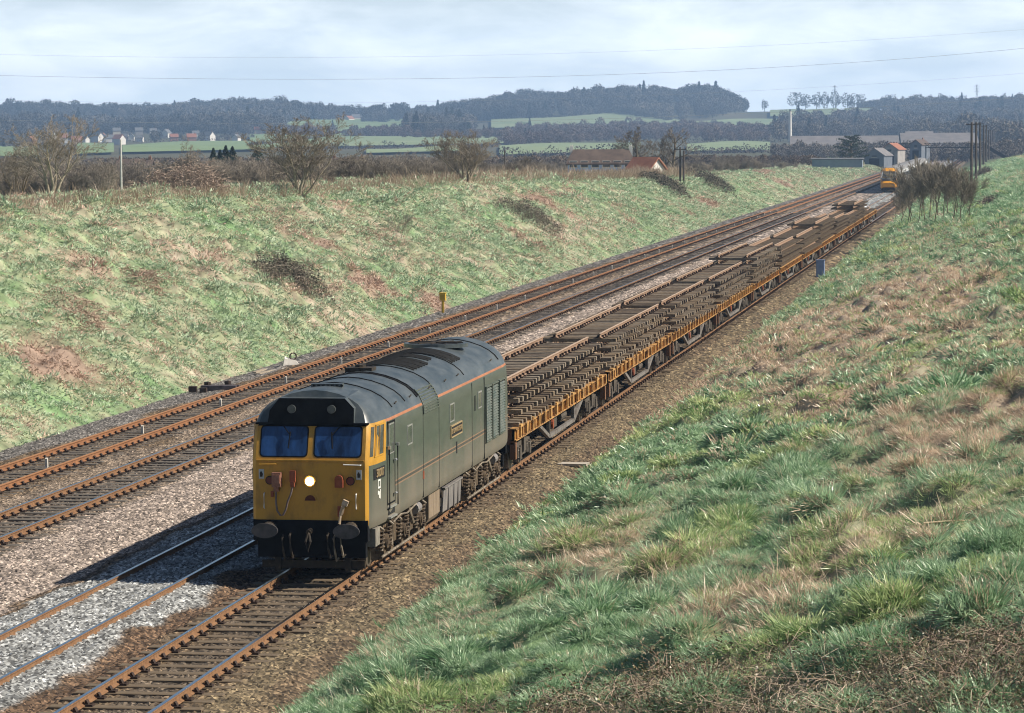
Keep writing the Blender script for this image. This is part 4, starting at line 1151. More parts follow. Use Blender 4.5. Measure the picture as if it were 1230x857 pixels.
g = np.where(yel & ~lb, g * np.array([1.2, 1.05, .8]), g)
st = np.array([.40, .29, .20]) * (1 - u) + np.array([.80, .65, .49]) * u
rs = rusty(GX, GY)[:, None]
st = np.where(lb, st * np.array([1.0, .95, 1.02]), st)
st = st * (1 - rs * .65) + np.array([.42, .30, .23]) * rs * .65
col = np.where((isdry | stem)[:, None] | (rs > rng.uniform(size=(n, 1))), st, g)
k_ = GX > -6
P_ = np.stack([GX, GY, GZ], 1)
gn_scatter('grass', P_[k_], rot[k_], scl[k_], idx[k_], col[k_], TUFTS)
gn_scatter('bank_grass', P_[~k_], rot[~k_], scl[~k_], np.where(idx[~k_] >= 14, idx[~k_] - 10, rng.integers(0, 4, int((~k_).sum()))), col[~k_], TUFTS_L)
NGRASS = n

# brambles in the bottom right corner
def seg_mesh(name, A, B, ra, rb, mats, sides=3, mi=None):
    A = np.asarray(A, float); B = np.asarray(B, float); ra = np.asarray(ra, float); rb = np.asarray(rb, float)
    d = B - A; L = np.linalg.norm(d, axis=1, keepdims=True); d = d / np.maximum(L, 1e-9)
    ref = np.where(np.abs(d[:, 2:3]) < .9, np.array([[0, 0, 1.0]]), np.array([[1.0, 0, 0]]))
    u_ = np.cross(d, ref); u_ /= np.linalg.norm(u_, axis=1, keepdims=True); w_ = np.cross(d, u_)
    n_ = len(A); V = np.zeros((n_, 2, sides, 3))
    for k in range(sides):
        a = 2 * math.pi * k / sides
        o_ = u_ * math.cos(a) + w_ * math.sin(a)
        V[:, 0, k] = A + o_ * ra[:, None]; V[:, 1, k] = B + o_ * rb[:, None]
    b0 = (np.arange(n_) * 2 * sides)[:, None]
    F_ = np.concatenate([np.concatenate([b0 + k, b0 + (k + 1) % sides, b0 + sides + (k + 1) % sides, b0 + sides + k], 1) for k in range(sides)])
    return V.reshape(-1, 3), F_
def leaf_cloud(rng, C, s):
    """small leaf quads with random turns round the centres C"""
    n_ = len(C)
    a = rng.normal(size=(n_, 3)); a /= np.linalg.norm(a, axis=1, keepdims=True)
    b = np.cross(a, rng.normal(size=(n_, 3))); b /= np.linalg.norm(b, axis=1, keepdims=True)
    s = np.broadcast_to(np.asarray(s, float), (n_,))[:, None]
    V = np.stack([C - a * s, C + b * s * .55, C + a * s, C - b * s * .55], 1).reshape(-1, 3)
    return V, np.arange(n_ * 4).reshape(-1, 4)
M_BLEAF = mat('bramble_leaf', (.08, .11, .045), (.25, .28, .13), 5, .45, c3=(.19, .14, .08), spec=.5)
def bramble_mesh(seed, R_=.55, Hh=.55, nst=9, nlf=260, ls=.020):
    rng = np.random.default_rng(seed); A, B, ra = [], [], []
    pts = []
    for i in range(nst):
        a = rng.uniform(0, 6.28); r0 = rng.uniform(0, .3); p = np.array([r0 * math.cos(a), r0 * math.sin(a), -.03])
        d = np.array([math.cos(a) * .5 + rng.normal(0, .4), math.sin(a) * .5 + rng.normal(0, .4), 1.1]); L = rng.uniform(.6, 1.3)
        for k in range(6):
            q = p + d / np.linalg.norm(d) * L * R_ / 4
            A.append(p); B.append(q); ra.append(.0055 * (1 - k / 8)); pts.append(q); p = q; d = d + np.array([rng.normal(0, .25), rng.normal(0, .25), -.42])
            if rng.uniform() < .5:
                e = q + np.array([rng.normal(0, .14), rng.normal(0, .14), rng.uniform(0, .14)]); A.append(q); B.append(e); ra.append(.0035); pts.append(e)
    V1, F1 = seg_mesh('', A, B, ra, np.array(ra) * .75, None)
    pts = np.array(pts); C = pts[rng.integers(0, len(pts), nlf)] + rng.normal(0, .05, (nlf, 3))
    C[:, 2] = np.maximum(C[:, 2], 0)
    V2, F2 = leaf_cloud(rng, C, rng.uniform(.6, 1.3, nlf) * ls)
    return mesh_np('bramble_clump', np.concatenate([V1, V2]), np.concatenate([F1, F2 + len(V1)]), [M_TWIG_I, M_BLEAF], np.concatenate([np.zeros(len(F1)), np.ones(len(F2))]))
BR = [bramble_mesh(k) for k in range(4)] + [bramble_mesh(9 + k, nlf=110, nst=14) for k in range(2)]
rng = np.random.default_rng(5)
X = rng.uniform(6.0, 19, 26000); Y = rng.uniform(18, 70, 26000); Z = H(X, Y)
pp = project(np.stack([X, Y, Z], 1))
k = br_zone(pp[:, 0], pp[:, 1] + 40 * (fbm(X / .9, Y / .9, 88) - .5)) & (pp[:, 0] < 1400) & (pp[:, 1] < 1000) & (rng.uniform(size=len(X)) < .13)
X, Y, Z = X[k], Y[k], Z[k]; n = len(X)
u = rng.uniform(size=(n, 1))
sc = rng.uniform(.7, 1.45, n)
gn_scatter('brambles', np.stack([X, Y, Z], 1), np.stack([rng.normal(0, .1, n), rng.normal(0, .1, n), rng.uniform(0, 6.28, n)], 1), np.stack([sc, sc, sc * .8], 1), rng.integers(0, 6, n),
           np.array([.22, .15, .11]) * (1 - u) + np.array([.52, .42, .33]) * u, BR)
# ------------------------------------------------------------------ bare trees, bushes and hedges
M_BARK = mat('bark', (.10, .075, .045), (.24, .19, .12), 5, .85, c3=(.15, .12, .07))
M_BARK_PALE = mat('bark_pale', (.20, .17, .12), (.40, .35, .26), 5, .8)
M_TWIG = mat('winter_twigs', (.19, .16, .125), (.31, .27, .215), .9, .85)
M_TWIG_GREY = mat('winter_twigs_grey', (.13, .115, .095), (.24, .21, .175), .9, .85)
M_TWIG_GREEN = mat('mossy_twigs', (.16, .14, .105), (.28, .245, .19), .9, .85)
M_NEEDLE = mat('evergreen_needles', (.012, .026, .014), (.035, .06, .03), .8, .7)
def grow(seed, h, stems=1, spread=.45, levels=4, r0=.06, nb=5, gnarl=.16, droop=0.0, base_w=.1, first=.25):
    """branch skeleton: list of (a, b, ra, rb, level)"""
    rnd = random.Random(seed); S = []
    def branch(p, d, L, r, lev):
        n_ = 4 if lev < 2 else 3
        q = p; dd = d.normalized(); nodes = [(p, dd, r)]
        for k in range(n_):
            dd = (dd + Vector((rnd.gauss(0, gnarl), rnd.gauss(0, gnarl), rnd.gauss(0, gnarl * .6) + .05 - droop))).normalized()
            e = q + dd * L / n_
            r2 = r * (1 - .75 * (k + 1) / n_)
            S.append((tuple(q), tuple(e), r * (1 - .75 * k / n_), max(r2, .004), lev)); q = e; nodes.append((q, dd, r2))
        if lev >= levels: return
        m_ = nb if lev > 0 else nb + 3
        for i in range(m_):
            t = first + (1 - first) * (i + rnd.random()) / m_ if lev == 0 else .2 + .8 * (i + rnd.random()) / m_
            f = t * n_; k = min(int(f), n_ - 1); a = Vector(nodes[k][0]).lerp(Vector(nodes[k + 1][0]), f - k)
            dn = nodes[k][1]; az = rnd.uniform(0, 6.28)
            o_ = dn.orthogonal().normalized(); o_.rotate(Matrix.Rotation(az, 3, dn))
            branch(a, dn * (1 - spread) + o_ * spread * rnd.uniform(.8, 1.5) + Vector((0, 0, .12)), L * rnd.uniform(.42, .62) * (1.15 - .45 * t), r * (1 - .7 * t) * .55, lev + 1)
    for s in range(stems):
        a = 6.28 * s / stems + rnd.random()
        tilt = (.12 if stems == 1 else .30) * rnd.uniform(.4, 1.2)
        branch(Vector((math.cos(a) * base_w * (stems > 1), math.sin(a) * base_w * (stems > 1), -.3)), Vector((math.cos(a) * tilt, math.sin(a) * tilt, 1)), h * rnd.uniform(.72, .95), r0 * rnd.uniform(.7, 1.1), 0)
    return S
def tree_meshes(seed, h, split=1, bark=M_BARK, twig=M_TWIG, tmin=.008, **kw):
    S = grow(seed, h, **kw)
    A = np.array([s[0] for s in S]); B = np.array([s[1] for s in S]); ra = np.array([s[2] for s in S]); rb = np.array([s[3] for s in S]); lv = np.array([s[4] for s in S])
    zmax = B[:, 2].max(); f = h / zmax; A *= f; B *= f
    k = lv <= split
    V, F_ = seg_mesh('', A[k], B[k], ra[k], rb[k], None, 5); tm = mesh_np('trunk', V, F_, [bark], smooth=True)
    k = ~k
    V, F_ = seg_mesh('', A[k], B[k], np.maximum(ra[k], tmin), np.maximum(rb[k], tmin * .7), None, 3); cm = mesh_np('crown', V, F_, [twig])
    return tm, cm
def tree_obj(name, label, cat, loc, meshes, rz=0, s=1.0, group=None):
    t = thing(name, label, cat, loc, rz, group); t.scale = (s, s, s)
    link('trunk', meshes[0], t); link('crown', meshes[1], t)
    return t
# young trees on the right bank, beside the end of the wagon train
TK = [tree_meshes(200 + k, 3.8, 0, M_BARK, M_TWIG_GREEN, .008, stems=1, spread=.36, levels=3, r0=.05, nb=9, first=.33, gnarl=.12) for k in range(5)]
YT_PX = [(1076, 264, 232), (1081, 268, 224), (1086, 261, 216), (1090, 268, 208), (1093, 260, 202), (1095, 268, 198), (1097, 262, 193), (1102, 268, 191), (1107, 262, 188), (1112, 270, 185), (1117, 263, 190), (1122, 268, 187), (1127, 262, 192),
         (1132, 270, 189), (1137, 263, 194), (1143, 268, 196), (1148, 262, 200), (1153, 268, 203), (1159, 262, 208), (1166, 264, 215), (1104, 254, 192), (1120, 254, 190), (1136, 254, 195)]
YT_PX.sort()
for i, (px, py, yt) in enumerate(YT_PX):
    g_ = ground_at(px, py); rnd = random.Random(i)
    side = 'leftmost' if i == 0 else ('rightmost' if i == len(YT_PX) - 1 else nth(i) + ' from the left')
    D = float((g_ - CAM) @ fw)
    t = tree_obj('young_tree', 'slender leafless young tree on the right grass bank, %s in its clump' % side, 'tree', g_, TK[i % 5], rnd.uniform(0, 6), (py - yt) * D / F_PX / 3.8, 'young bare trees on the right bank')
    w_ = rnd.uniform(.9, 1.25) * min(1, (py - yt) / 72) * 70 * D / F_PX / 3.8; t.scale = (w_, w_, t.scale[2])
# trees along the top of the left bank
def crest_tree(px, ytop, Y, label, name='bare_tree', seed=1, width=1.0, z0=None, **kw):
    p = at_depth(px, Y); D = float((p - CAM) @ fw)
    ztop = CAMZ + (159.2 - ytop) / F_PX * D
    h = ztop - p[2]
    ms = tree_meshes(seed, h, **kw)
    t = tree_obj(name, label, 'tree', p, ms, seed, 1.0)
    t.scale = (width, width, 1)
    return t
crest_tree(62, 132, 205, 'tall leafless multi stemmed tree at the far left of the bank top', seed=3, stems=4, spread=.42, levels=4, r0=.09, nb=5, split=1, bark=M_BARK_PALE, width=1.35)
crest_tree(22, 160, 215, 'low leafless scrubby tree left of the tall tree on the bank top', seed=4, stems=5, spread=.5, levels=3, r0=.05, nb=6, width=1.3)
crest_tree(228, 158, 300, 'leafless tree between the pale pole and the dark cypresses', seed=5, stems=2, spread=.5, levels=4, r0=.10, nb=5, split=1)
crest_tree(358, 130, 200, 'wide leafless tree with pale stems on the bank top beside dark cypresses', seed=6, stems=6, spread=.42, levels=4, r0=.075, nb=5, split=0, bark=M_BARK_PALE, width=1.5)
crest_tree(560, 152, 262, 'spreading leafless tree on the bank top left of the white cottage', seed=17, stems=7, spread=.38, levels=4, r0=.09, nb=5, split=0, bark=M_BARK_PALE, width=1.5)
crest_tree(766, 150, 460, 'leafless tree with thick trunk behind the white cottage', seed=8, stems=1, spread=.52, levels=4, r0=.26, nb=6, split=1, twig=M_TWIG_GREY, tmin=.02, width=1.3)
crest_tree(806, 150, 470, 'leafless tree with forked trunk right of the white cottage', seed=9, stems=2, spread=.5, levels=4, r0=.22, nb=5, split=1, twig=M_TWIG_GREY, tmin=.02, width=1.3)
crest_tree(470, 180, 330, 'small thin leafless tree behind the left bank top', seed=12, stems=2, spread=.42, levels=3, r0=.06, nb=6, split=1)
g_ = ground_at(481, 285)
tree_obj('bare_sapling', 'small leafless sapling growing alone on the left grass slope', 'tree', g_, tree_meshes(21, 1.9, 0, M_TWIG, M_TWIG, .008, stems=4, spread=.4, levels=2, r0=.02, nb=6, first=.2))
# thickets on the left slope
def bush_obj(name, label, c, rx, ry, h, seed, nst=500, nlf=2600, leaf=.05, ldir=(1, 0), lm=None, tm=None):
    """low tangle over the slope: rx along ldir, ry across"""
    rng = np.random.default_rng(seed)
    ld = np.array(ldir, float); ld /= np.linalg.norm(ld); cr_ = np.array([-ld[1], ld[0]])
    def spots(n_):
        a = rng.uniform(0, 6.28, n_); r = np.sqrt(rng.uniform(size=n_)); w = 1 + .3 * np.sin(a * 3 + seed) + .22 * np.sin(a * 5 + 2 * seed) + .15 * np.sin(a * 9)
        s_, t_ = r * np.cos(a) * w * rx, r * np.sin(a) * w * ry
        x = c[0] + ld[0] * s_ + cr_[0] * t_; y = c[1] + ld[1] * s_ + cr_[1] * t_
        return x, y, H(x, y), np.sqrt(np.maximum(0, 1 - r ** 2.2)) * (.7 + .6 * fbm(x / .8, y / .8, seed))
    x, y, z, e = spots(nst)
    A = np.stack([x, y, z - .05], 1); hh = h * e * rng.uniform(.5, 1.15, nst)
    M_ = A + np.stack([rng.normal(0, .3, nst) * hh, rng.normal(0, .3, nst) * hh, hh], 1); E_ = M_ + np.stack([rng.normal(0, .35, nst), rng.normal(0, .35, nst), rng.uniform(-.25, .2, nst)], 1)
    V1, F1 = seg_mesh('', np.concatenate([A, M_]), np.concatenate([M_, E_]), np.full(2 * nst, .014), np.full(2 * nst, .008), None)
    x, y, z, e = spots(nlf)
    C = np.stack([x, y, z + h * e * rng.uniform(.2, 1.0, nlf) ** .6], 1)
    V2, F2 = leaf_cloud(rng, C, rng.uniform(.6, 1.4, nlf) * leaf)
    o = link(name, mesh_np(name, np.concatenate([V1, V2]), np.concatenate([F1, F2 + len(V1)]), [tm or M_TWIG, lm or M_DKLEAF], np.concatenate([np.zeros(len(F1)), np.ones(len(F2))])))
    return tag(o, label, 'bush')
M_DKLEAF = mat('thicket_leaf', (.05, .055, .035), (.13, .12, .075), 3, .6, c3=(.06, .045, .028))
M_BRLEAF = mat('dead_bracken', (.30, .205, .15), (.44, .34, .26), 2, .8)
for i, (px, py, rx, ry, h, lb) in enumerate(((352, 342, 1.9, 2.6, 1.15, 'dark bramble thicket low on the left grass slope, nearest the locomotive'), (638, 264, 2.6, 4.0, 1.25, 'dark bramble thicket on the left slope above the middle of the wagon train'),
                                             (800, 224, 2.8, 7.0, 1.2, 'long dark scrub patch running down the slope below the white cottage'), (856, 222, 2.9, 8.0, 1.4, 'dark scrub patch near the top of the slope right of the twin pole'))):
    c = ground_at(px, py)
    bush_obj('bramble_thicket', lb, c, rx, ry, h, 40 + i, 400 if i < 2 else 500, 3200 if i < 2 else 3800, .045 if i < 2 else .08, (1, .12))
for i, (px, py, rx, ry, lb) in enumerate(((462, 292, 2.6, 4.5, 'patch of brown dead bracken below the small sapling on the left slope'), (95, 380, 1.2, 3.0, 'patch of brown dead bracken at the left end of the slope'),
                                          (178, 335, 1.0, 2.4, 'patch of brown dead bracken left of the nearest dark thicket'), (325, 258, 1.8, 5.0, 'long brown bracken streak high on the left slope'))):
    c = ground_at(px, py)
    bush_obj('bracken_patch', lb, c, rx, ry, .3, 60 + i, 350, 1300, .035, (1, .12), M_BRLEAF, M_BRLEAF)
c = ground_at(1180, 212); bush_obj('bramble_thicket', 'dark rounded thicket on the upper right bank below the telegraph poles', c, 3.0, 1.2, 1.3, 71, 400, 2000, .07, (.2, 1))
c = ground_at(1185, 248); bush_obj('bramble_thicket', 'small dark hollow thicket on the right bank beside the young trees', c, 1.6, .8, .9, 72, 300, 1200, .06, (.2, 1))
c = at_depth(222, 185); bush_obj('bramble_mound', 'pale pinkish mound of dead stems on the left bank top', c + np.array([0, 0, .1]), 2.6, 2.4, 1.7, 73, 900, 1500, .05, (1, 0), mat('pale_dead_stem', (.30, .22, .17), (.46, .36, .28), 3, .8), mat('pale_dead_stalk', (.26, .19, .15), (.44, .35, .28), 3, .8))
# scrub behind the bank top, one mass of leafless shrubs
M_SCRUB = attr_mat('scrub_twigs', 'tint', 'INSTANCER', rough=.9, noise=(.5, .65, 1.35))
def shrub_mesh(seed, h=3.0):
    S = grow(seed, h, stems=7, spread=.45, levels=3, r0=.04, nb=5, base_w=.35, first=.15)
    A = np.array([s[0] for s in S]); B = np.array([s[1] for s in S]); ra = np.array([s[2] for s in S]); rb = np.array([s[3] for s in S])
    V, F_ = seg_mesh('', A, B, np.maximum(ra, .016), np.maximum(rb, .012), None, 3)
    return mesh_np('shrub', V, F_, [M_SCRUB])
SHR = [shrub_mesh(k) for k in range(4)]
rng = np.random.default_rng(11)
P, T_, S_ = [], [], []
for i in range(3400):
    Y = 10 ** rng.uniform(math.log10(225), math.log10(760)); px = rng.uniform(-160, 960)
    p = at_depth(px, Y)
    if p[0] > -16 - 2.2 * (float(crest_l(Y)) + .4) - 3: continue
    nse = fbm(p[0] / 14, p[1] / 30, 91, 3)
    if nse < .29: continue
    if (655 < px < 800 and Y < 470) or (132 < px < 200 and Y < 300): continue
    D = float((p - CAM) @ fw); ylim = 177 + 26 * fbm(p[0] / 9, p[1] / 22, 93, 3) + (6 if px > 560 else 0)
    smax = max(.15, (CAMZ - (ylim - 159.2) / F_PX * D - p[2]) / 3.0)
    P.append(p); S_.append(min(smax * rng.uniform(.75, 1.05), (.42 + 1.1 * (nse - .3)) * rng.uniform(.6, 1.25) * (1.0 if px < 700 else .8) * np.interp(Y, [225, 400, 760], [1.0, 1.25, 1.5])))
    u = rng.uniform(); T_.append(np.array([.15, .13, .105]) * (1 - u) + np.array([.29, .25, .205]) * u)
P, S_, T_ = np.array(P), np.array(S_), np.array(T_); n = len(P)
gn_scatter('scrub', P, np.stack([np.zeros(n), np.zeros(n), rng.uniform(0, 6.28, n)], 1), np.stack([S_ * 1.15, S_ * 1.15, S_], 1), rng.integers(0, 4, n), T_, SHR)
# tall dead grass and weeds standing along the crest
P, S_ = [], []
for i in range(2500):
    Y = rng.uniform(95, 420); X = -16.5 - 2.12 * (float(crest_l(Y)) + .45) + rng.uniform(-2.5, .6)
    P.append((X, Y, float(H(X, Y)))); S_.append(rng.uniform(.7, 1.5) * np.interp(Y, [100, 400], [.8, 1.5]))
P, S_ = np.array(P), np.array(S_); n = len(P); u = rng.uniform(size=(n, 1))
gn_scatter('dead_weeds', P, np.stack([rng.normal(0, .15, n), rng.normal(0, .15, n), rng.uniform(0, 6, n)], 1), np.stack([S_] * 3, 1), rng.integers(0, 2, n), np.array([.25, .17, .11]) * (1 - u) + np.array([.46, .37, .27]) * u, [tuft_mesh('dead_weed', 70 + k, 9, .9, .25, .02, (-.1, -.1), .5, M_GRASS) for k in range(2)])
# four cypresses and one more
def cypress(label, px, ytop, Y, seed, w):
    p = at_depth(px, Y); D = float((p - CAM) @ fw); h = CAMZ + (159.2 - ytop) / F_PX * D - p[2]
    rng = np.random.default_rng(seed); n_ = 1500
    t = rng.uniform(0, 1, n_) ** .8; a = rng.uniform(0, 6.28, n_); r = w * np.minimum(1, (1 - t) * 2.6 + .10) * np.sqrt(rng.uniform(.3, 1, n_)) * (.85 + .3 * np.sin(a * 2 + t * 9))
    V, F_ = leaf_cloud(rng, np.stack([r * np.cos(a), r * np.sin(a), .2 + t * h], 1), .13)
    q = thing('cypress', label, 'tree', p, 0, 'dark cypresses behind the left bank top')
    link('crown', mesh_np('crown', V, F_, [M_NEEDLE]), q)
    b_ = MB(); b_.tube([(0, 0, -.2), (0, 0, h * .6)], [.09, .03], 6); b_.build('trunk', M_BARK, q)
for i, (px, yt, w) in enumerate(((256, 176, .55), (264, 178, .5), (271, 173, .62), (279, 174, .7))):
    cypress('dark green cypress, %s in the row of four behind the bank top' % ['leftmost', 'second from the left', 'third from the left', 'rightmost'][i], px, yt, 400 + 3 * i, 80 + i, w)
cypress('dark green cypress half hidden beside the wide pale stemmed tree', 309, 176, 405, 90, 1.0)
# ------------------------------------------------------------------ things beside the line
M_YPOST = mat('yellow_post', (.62, .38, .03), (.72, .46, .05), 4, .6)
M_PEG = mat('white_peg', (.50, .47, .42), (.66, .63, .57), 6, .6)
M_CONC = mat('concrete', (.36, .32, .27), (.50, .46, .40), 5, .85)
M_BLUEGREY = mat('blue_grey_cabinet', (.22, .31, .55), (.28, .38, .62), 3, .5)
M_POLE = mat('weathered_pole', (.05, .04, .033), (.11, .088, .07), 3, .8)
M_POLE_PALE = mat('pale_pole', (.46, .46, .44), (.60, .60, .57), 3, .6)
p = np.array([-15.6, 173.8, float(H(-15.6, 173.8))])
t = thing('lineside_telephone', 'yellow telephone box on a yellow post at the foot of the left slope', 'telephone post', p)
q = MB(); q.box(-.06, .06, -.06, .06, -.2, .85); q.build('post', M_YPOST, t)
q = MB(); q.box(-.16, .16, -.13, .13, .82, 1.22); q.box(-.18, .18, -.15, .15, 1.2, 1.25); bx = q.build('box', M_YPOST, t)
q = MB(); q.box(-.12, .12, -.137, -.129, .88, 1.14); q.build('door', mat('yellow_door', (.5, .3, .03), (.58, .36, .04), 4, .6), bx)
p = np.array([2.3, 217.8, float(H(2.3, 217.8))])
t = thing('lineside_cabinet', 'blue grey upright cabinet at the grass edge right of the wagons', 'cabinet', p)
q = MB(); q.box(-.27, .27, -.22, .22, -.3, 1.3); q.box(-.30, .30, -.25, .25, 1.3, 1.35); q.build('body', M_BLUEGREY, t)
q = MB(); q.box(-.22, .22, -.232, -.218, .05, 1.22); d = q.build('door', mat('cabinet_door', (.24, .33, .58), (.30, .40, .64), 3, .5), t)
q = MB(); q.box(.14, .18, -.26, -.23, .45, .60); q.build('handle', M_ALU, d)
q = MB(); q.box(-.3, .3, -.24, .24, -.35, -.02); q.build('plinth', M_CONC, t)
for i in range(30):
    y = 90.2 + i * 10.55
    t = thing('marker_peg', 'short white peg between the rails of the orange rusty track, %s from the camera' % nth(i), 'peg', (TX[0] + .05, y, -.22), 0, 'white pegs along the orange rusty track')
    q = MB(); q.add([(-.045, -.045, -.1), (.045, -.045, -.1), (.045, .045, -.1), (-.045, .045, -.1), (-.035, -.035, .26), (.035, -.035, .26), (.035, .035, .29), (-.035, .035, .29)], [(0, 1, 5, 4), (1, 2, 6, 5), (2, 3, 7, 6), (3, 0, 4, 7), (4, 5, 6, 7)]); q.build('peg', M_PEG, t)
# pieces left lying about
t = thing('scrap_timber', 'dark old timber baulk with rusty iron lying beside the orange track', 'timber', (-14.75, 119.2, -.28), R(6))
q = MB(); q.box(-.55, .75, -.9, -.62, 0, .25); q.box(-.3, .8, -.3, -.02, 0, .22); q.build('baulk', mat('tarred_timber', (.045, .038, .045), (.12, .10, .11), 4, .8), t)
q = MB(); [q.tube([(x, y, .02), (x, y, .34)], .13, 9) for x, y in ((-.4, -.2), (.3, .3))]; q.cbox((-.85, -.9, .12), (.3, .25, .22)); q.cbox((-.4, -1.3, .1), (.25, .3, .2)); q.build('iron_fitting', M_CHAIR, t)
t = thing('broken_board', 'pale weathered plank lying at the edge of the grass beside the orange track', 'plank', (-15.0, 128.2, -.28), R(82))
q = MB(); q.box(-1.0, 1.0, -.13, .13, 0, .06); q.cbox((.2, .35, .07), (1.7, .16, .05), 0, (0, 0, .12)); q.build('plank', mat('pale_wood', (.28, .23, .17), (.42, .36, .28), 5, .8), t)
t = thing('concrete_lump', 'white broken concrete block with an iron ring near the pale plank', 'block', (-14.85, 132.2, -.3), .5)
q = MB(); q.add([(-.4, -.2, 0), (.35, -.25, 0), (.4, .2, 0), (-.35, .25, 0), (-.3, -.12, .35), (.15, -.2, .28), (.3, .1, .2), (-.2, .15, .42)], [(0, 1, 5, 4), (1, 2, 6, 5), (2, 3, 7, 6), (3, 0, 4, 7), (4, 5, 6, 7)]); q.build('block', mat('white_stone', (.58, .55, .50), (.72, .69, .63), 6, .8), t)
q = MB(); q.tube([(.1 + .14 * math.cos(a), 0, .42 + .14 * math.sin(a)) for a in np.linspace(0, 6.28, 14)], .03, 6); q.build('ring', M_CHAIR, t)
t = thing('trough_lid', 'pale flat concrete lids lying at the grass edge right of the first wagon', 'lid', (2.08, 93.1, -.27), .0)
q = MB(); q.box(-.42, .42, -.42, -.12, 0, .07); q.box(-.36, .44, -.1, .16, .0, .065); q.build('slab', M_CONC, t)
q = MB(); q.tube([(0, 0, 0), (1.1, .35, .18), (1.7, .7, .2)], [.035, .03, .015], 6); q.tube([(1.1, .35, .18), (1.75, .35, .3)], [.02, .01], 5)
o = q.build('fallen_stick', mat('bleached_wood', (.40, .30, .19), (.55, .44, .30), 5, .7), None, tuple(ground_at(1150, 642) + np.array([-.5, 0, .16]))); o.rotation_euler = (0, .12, .1); o.scale = (.42, .42, .42); tag(o, 'bleached forked stick lying in the grass of the right bank', 'stick')
# poles
def pole(label, px, ytop, Y, r, m, arms=0, zb=None, name='telegraph_pole', group=None, X=None):
    p = at_depth(px, Y) if X is None else np.array([X, Y, float(H(X, Y))])
    D = float((p - CAM) @ fw); h = CAMZ + (159.2 - ytop) / F_PX * D - p[2]
    t = thing(name, label, 'pole', p, 0, group)
    q = MB(); q.tube([(0, 0, -.4), (0, 0, h)], [r, r * .75], 8); q.build('post', m, t)
    for k in range(arms):
        q = MB(); q.box(-.75, .75, -.05, .05, h - .35 - .4 * k, h - .25 - .4 * k); [q.cyl((x, 0, h - .25 - .4 * k), (x, 0, h - .10 - .4 * k), .035, 6) for x in (-.65, -.35, .35, .65)]; q.build('cross_arm', m, t)
    return t
pole('pale smooth pole standing behind the left bank top beside the blue walled house', 145, 163, 235, .085, M_POLE_PALE)
t = pole('brown twin timber pole with a cross arm right of the white cottage', 817, 175, 395, .13, M_POLE, 1)
D = 395 / F_PX
q = MB(); q.tube([(.42, 0, -.4), (.42, 0, (205 - 178) * D + 1.2)], [.13, .10], 8); q.build('stay_post', M_POLE, t)
pole('thin dark pole standing among the scrub right of the spreading bank top tree', 606, 178, 380, .10, M_POLE, 0)
for i, Y in enumerate((430, 500, 585, 690, 800, 930, 1090, 1280, 1500)):
    pole('tall telegraph pole on the right bank top, %s from the young trees' % nth(i), 0, 159 - (12 if i < 5 else 6) + 3.2 * (i > 2), Y, .15 + .0001 * Y, M_POLE, 1 if i < 4 else 0, X=10.2, group='telegraph poles on the right bank')
# ------------------------------------------------------------------ fields
M_FIELD = {}
def field(px_quad, c1, c2):
    """pasture sheet draped over the land between four corners (tl, tr, br, bl seen in the photograph)"""
    key = (c1, c2)
    if key not in M_FIELD: M_FIELD[key] = mat('pasture_%d' % len(M_FIELD), c1, c2, .02, .9, detail=6)
    tl, tr, br, bl = [np.array(q, float) for q in px_quad]
    nx, ny = 26, 7
    V = []
    for j in range(ny):
        for i in range(nx):
            a, b_ = i / (nx - 1), j / (ny - 1)
            w = (tl * (1 - a) + tr * a) * (1 - b_) + (bl * (1 - a) + br * a) * b_
            g_ = ground_at(w[0], w[1] + 1.2 * math.sin(a * 5 + tl[0]) * (1 - b_), 300, 5200, 900)
            V.append(g_ + np.array([0, 0, .0008 * g_[1]]))
    idx = np.arange(nx * ny).reshape(ny, nx)
    F_ = np.stack([idx[:-1, :-1].ravel(), idx[:-1, 1:].ravel(), idx[1:, 1:].ravel(), idx[1:, :-1].ravel()], 1)
    o = link('field', mesh_np('field', np.array(V), F_, [M_FIELD[key]], smooth=True)); o['kind'] = 'structure'
GRN, GRN2, PALE, SOIL = ((.16, .24, .10), (.22, .30, .13)), ((.19, .26, .13), (.26, .32, .17)), ((.16, .185, .085), (.21, .22, .11)), ((.20, .14, .11), (.28, .21, .16))
for quad, c in ((((-60, 181), (45, 178), (45, 190), (-60, 192)), GRN), (((92, 176), (137, 174), (137, 186), (92, 188)), GRN), (((147, 177), (300, 171), (330, 182), (147, 186)), GRN),
                (((300, 166), (420, 163), (430, 178), (300, 180)), GRN), (((345, 147), (500, 144), (500, 160), (345, 162)), GRN), (((395, 167), (600, 164), (615, 175), (395, 179)), GRN2),
                (((440, 182), (560, 178), (560, 184), (440, 187)), GRN2), (((590, 147), (760, 138), (835, 151), (590, 157)), GRN2), (((600, 178), (770, 173), (770, 184), (600, 189)), GRN2),
                (((812, 149), (935, 146), (935, 156), (812, 158)), GRN2), (((825, 175), (925, 173), (925, 183), (825, 185)), GRN2), (((890, 126), (965, 125), (965, 130), (890, 133)), PALE),
                (((925, 134), (1050, 132), (1045, 142), (925, 143)), GRN2), (((990, 189), (1040, 189), (1040, 193), (990, 193)), GRN), (((1080, 138), (1150, 137), (1150, 142), (1080, 143)), PALE),
                (((650, 156), (800, 155), (800, 157), (650, 158)), SOIL), (((690, 163), (745, 162), (745, 164), (690, 165)), SOIL), (((830, 158), (930, 158), (930, 160), (830, 160)), SOIL)):
    field(quad, *c)
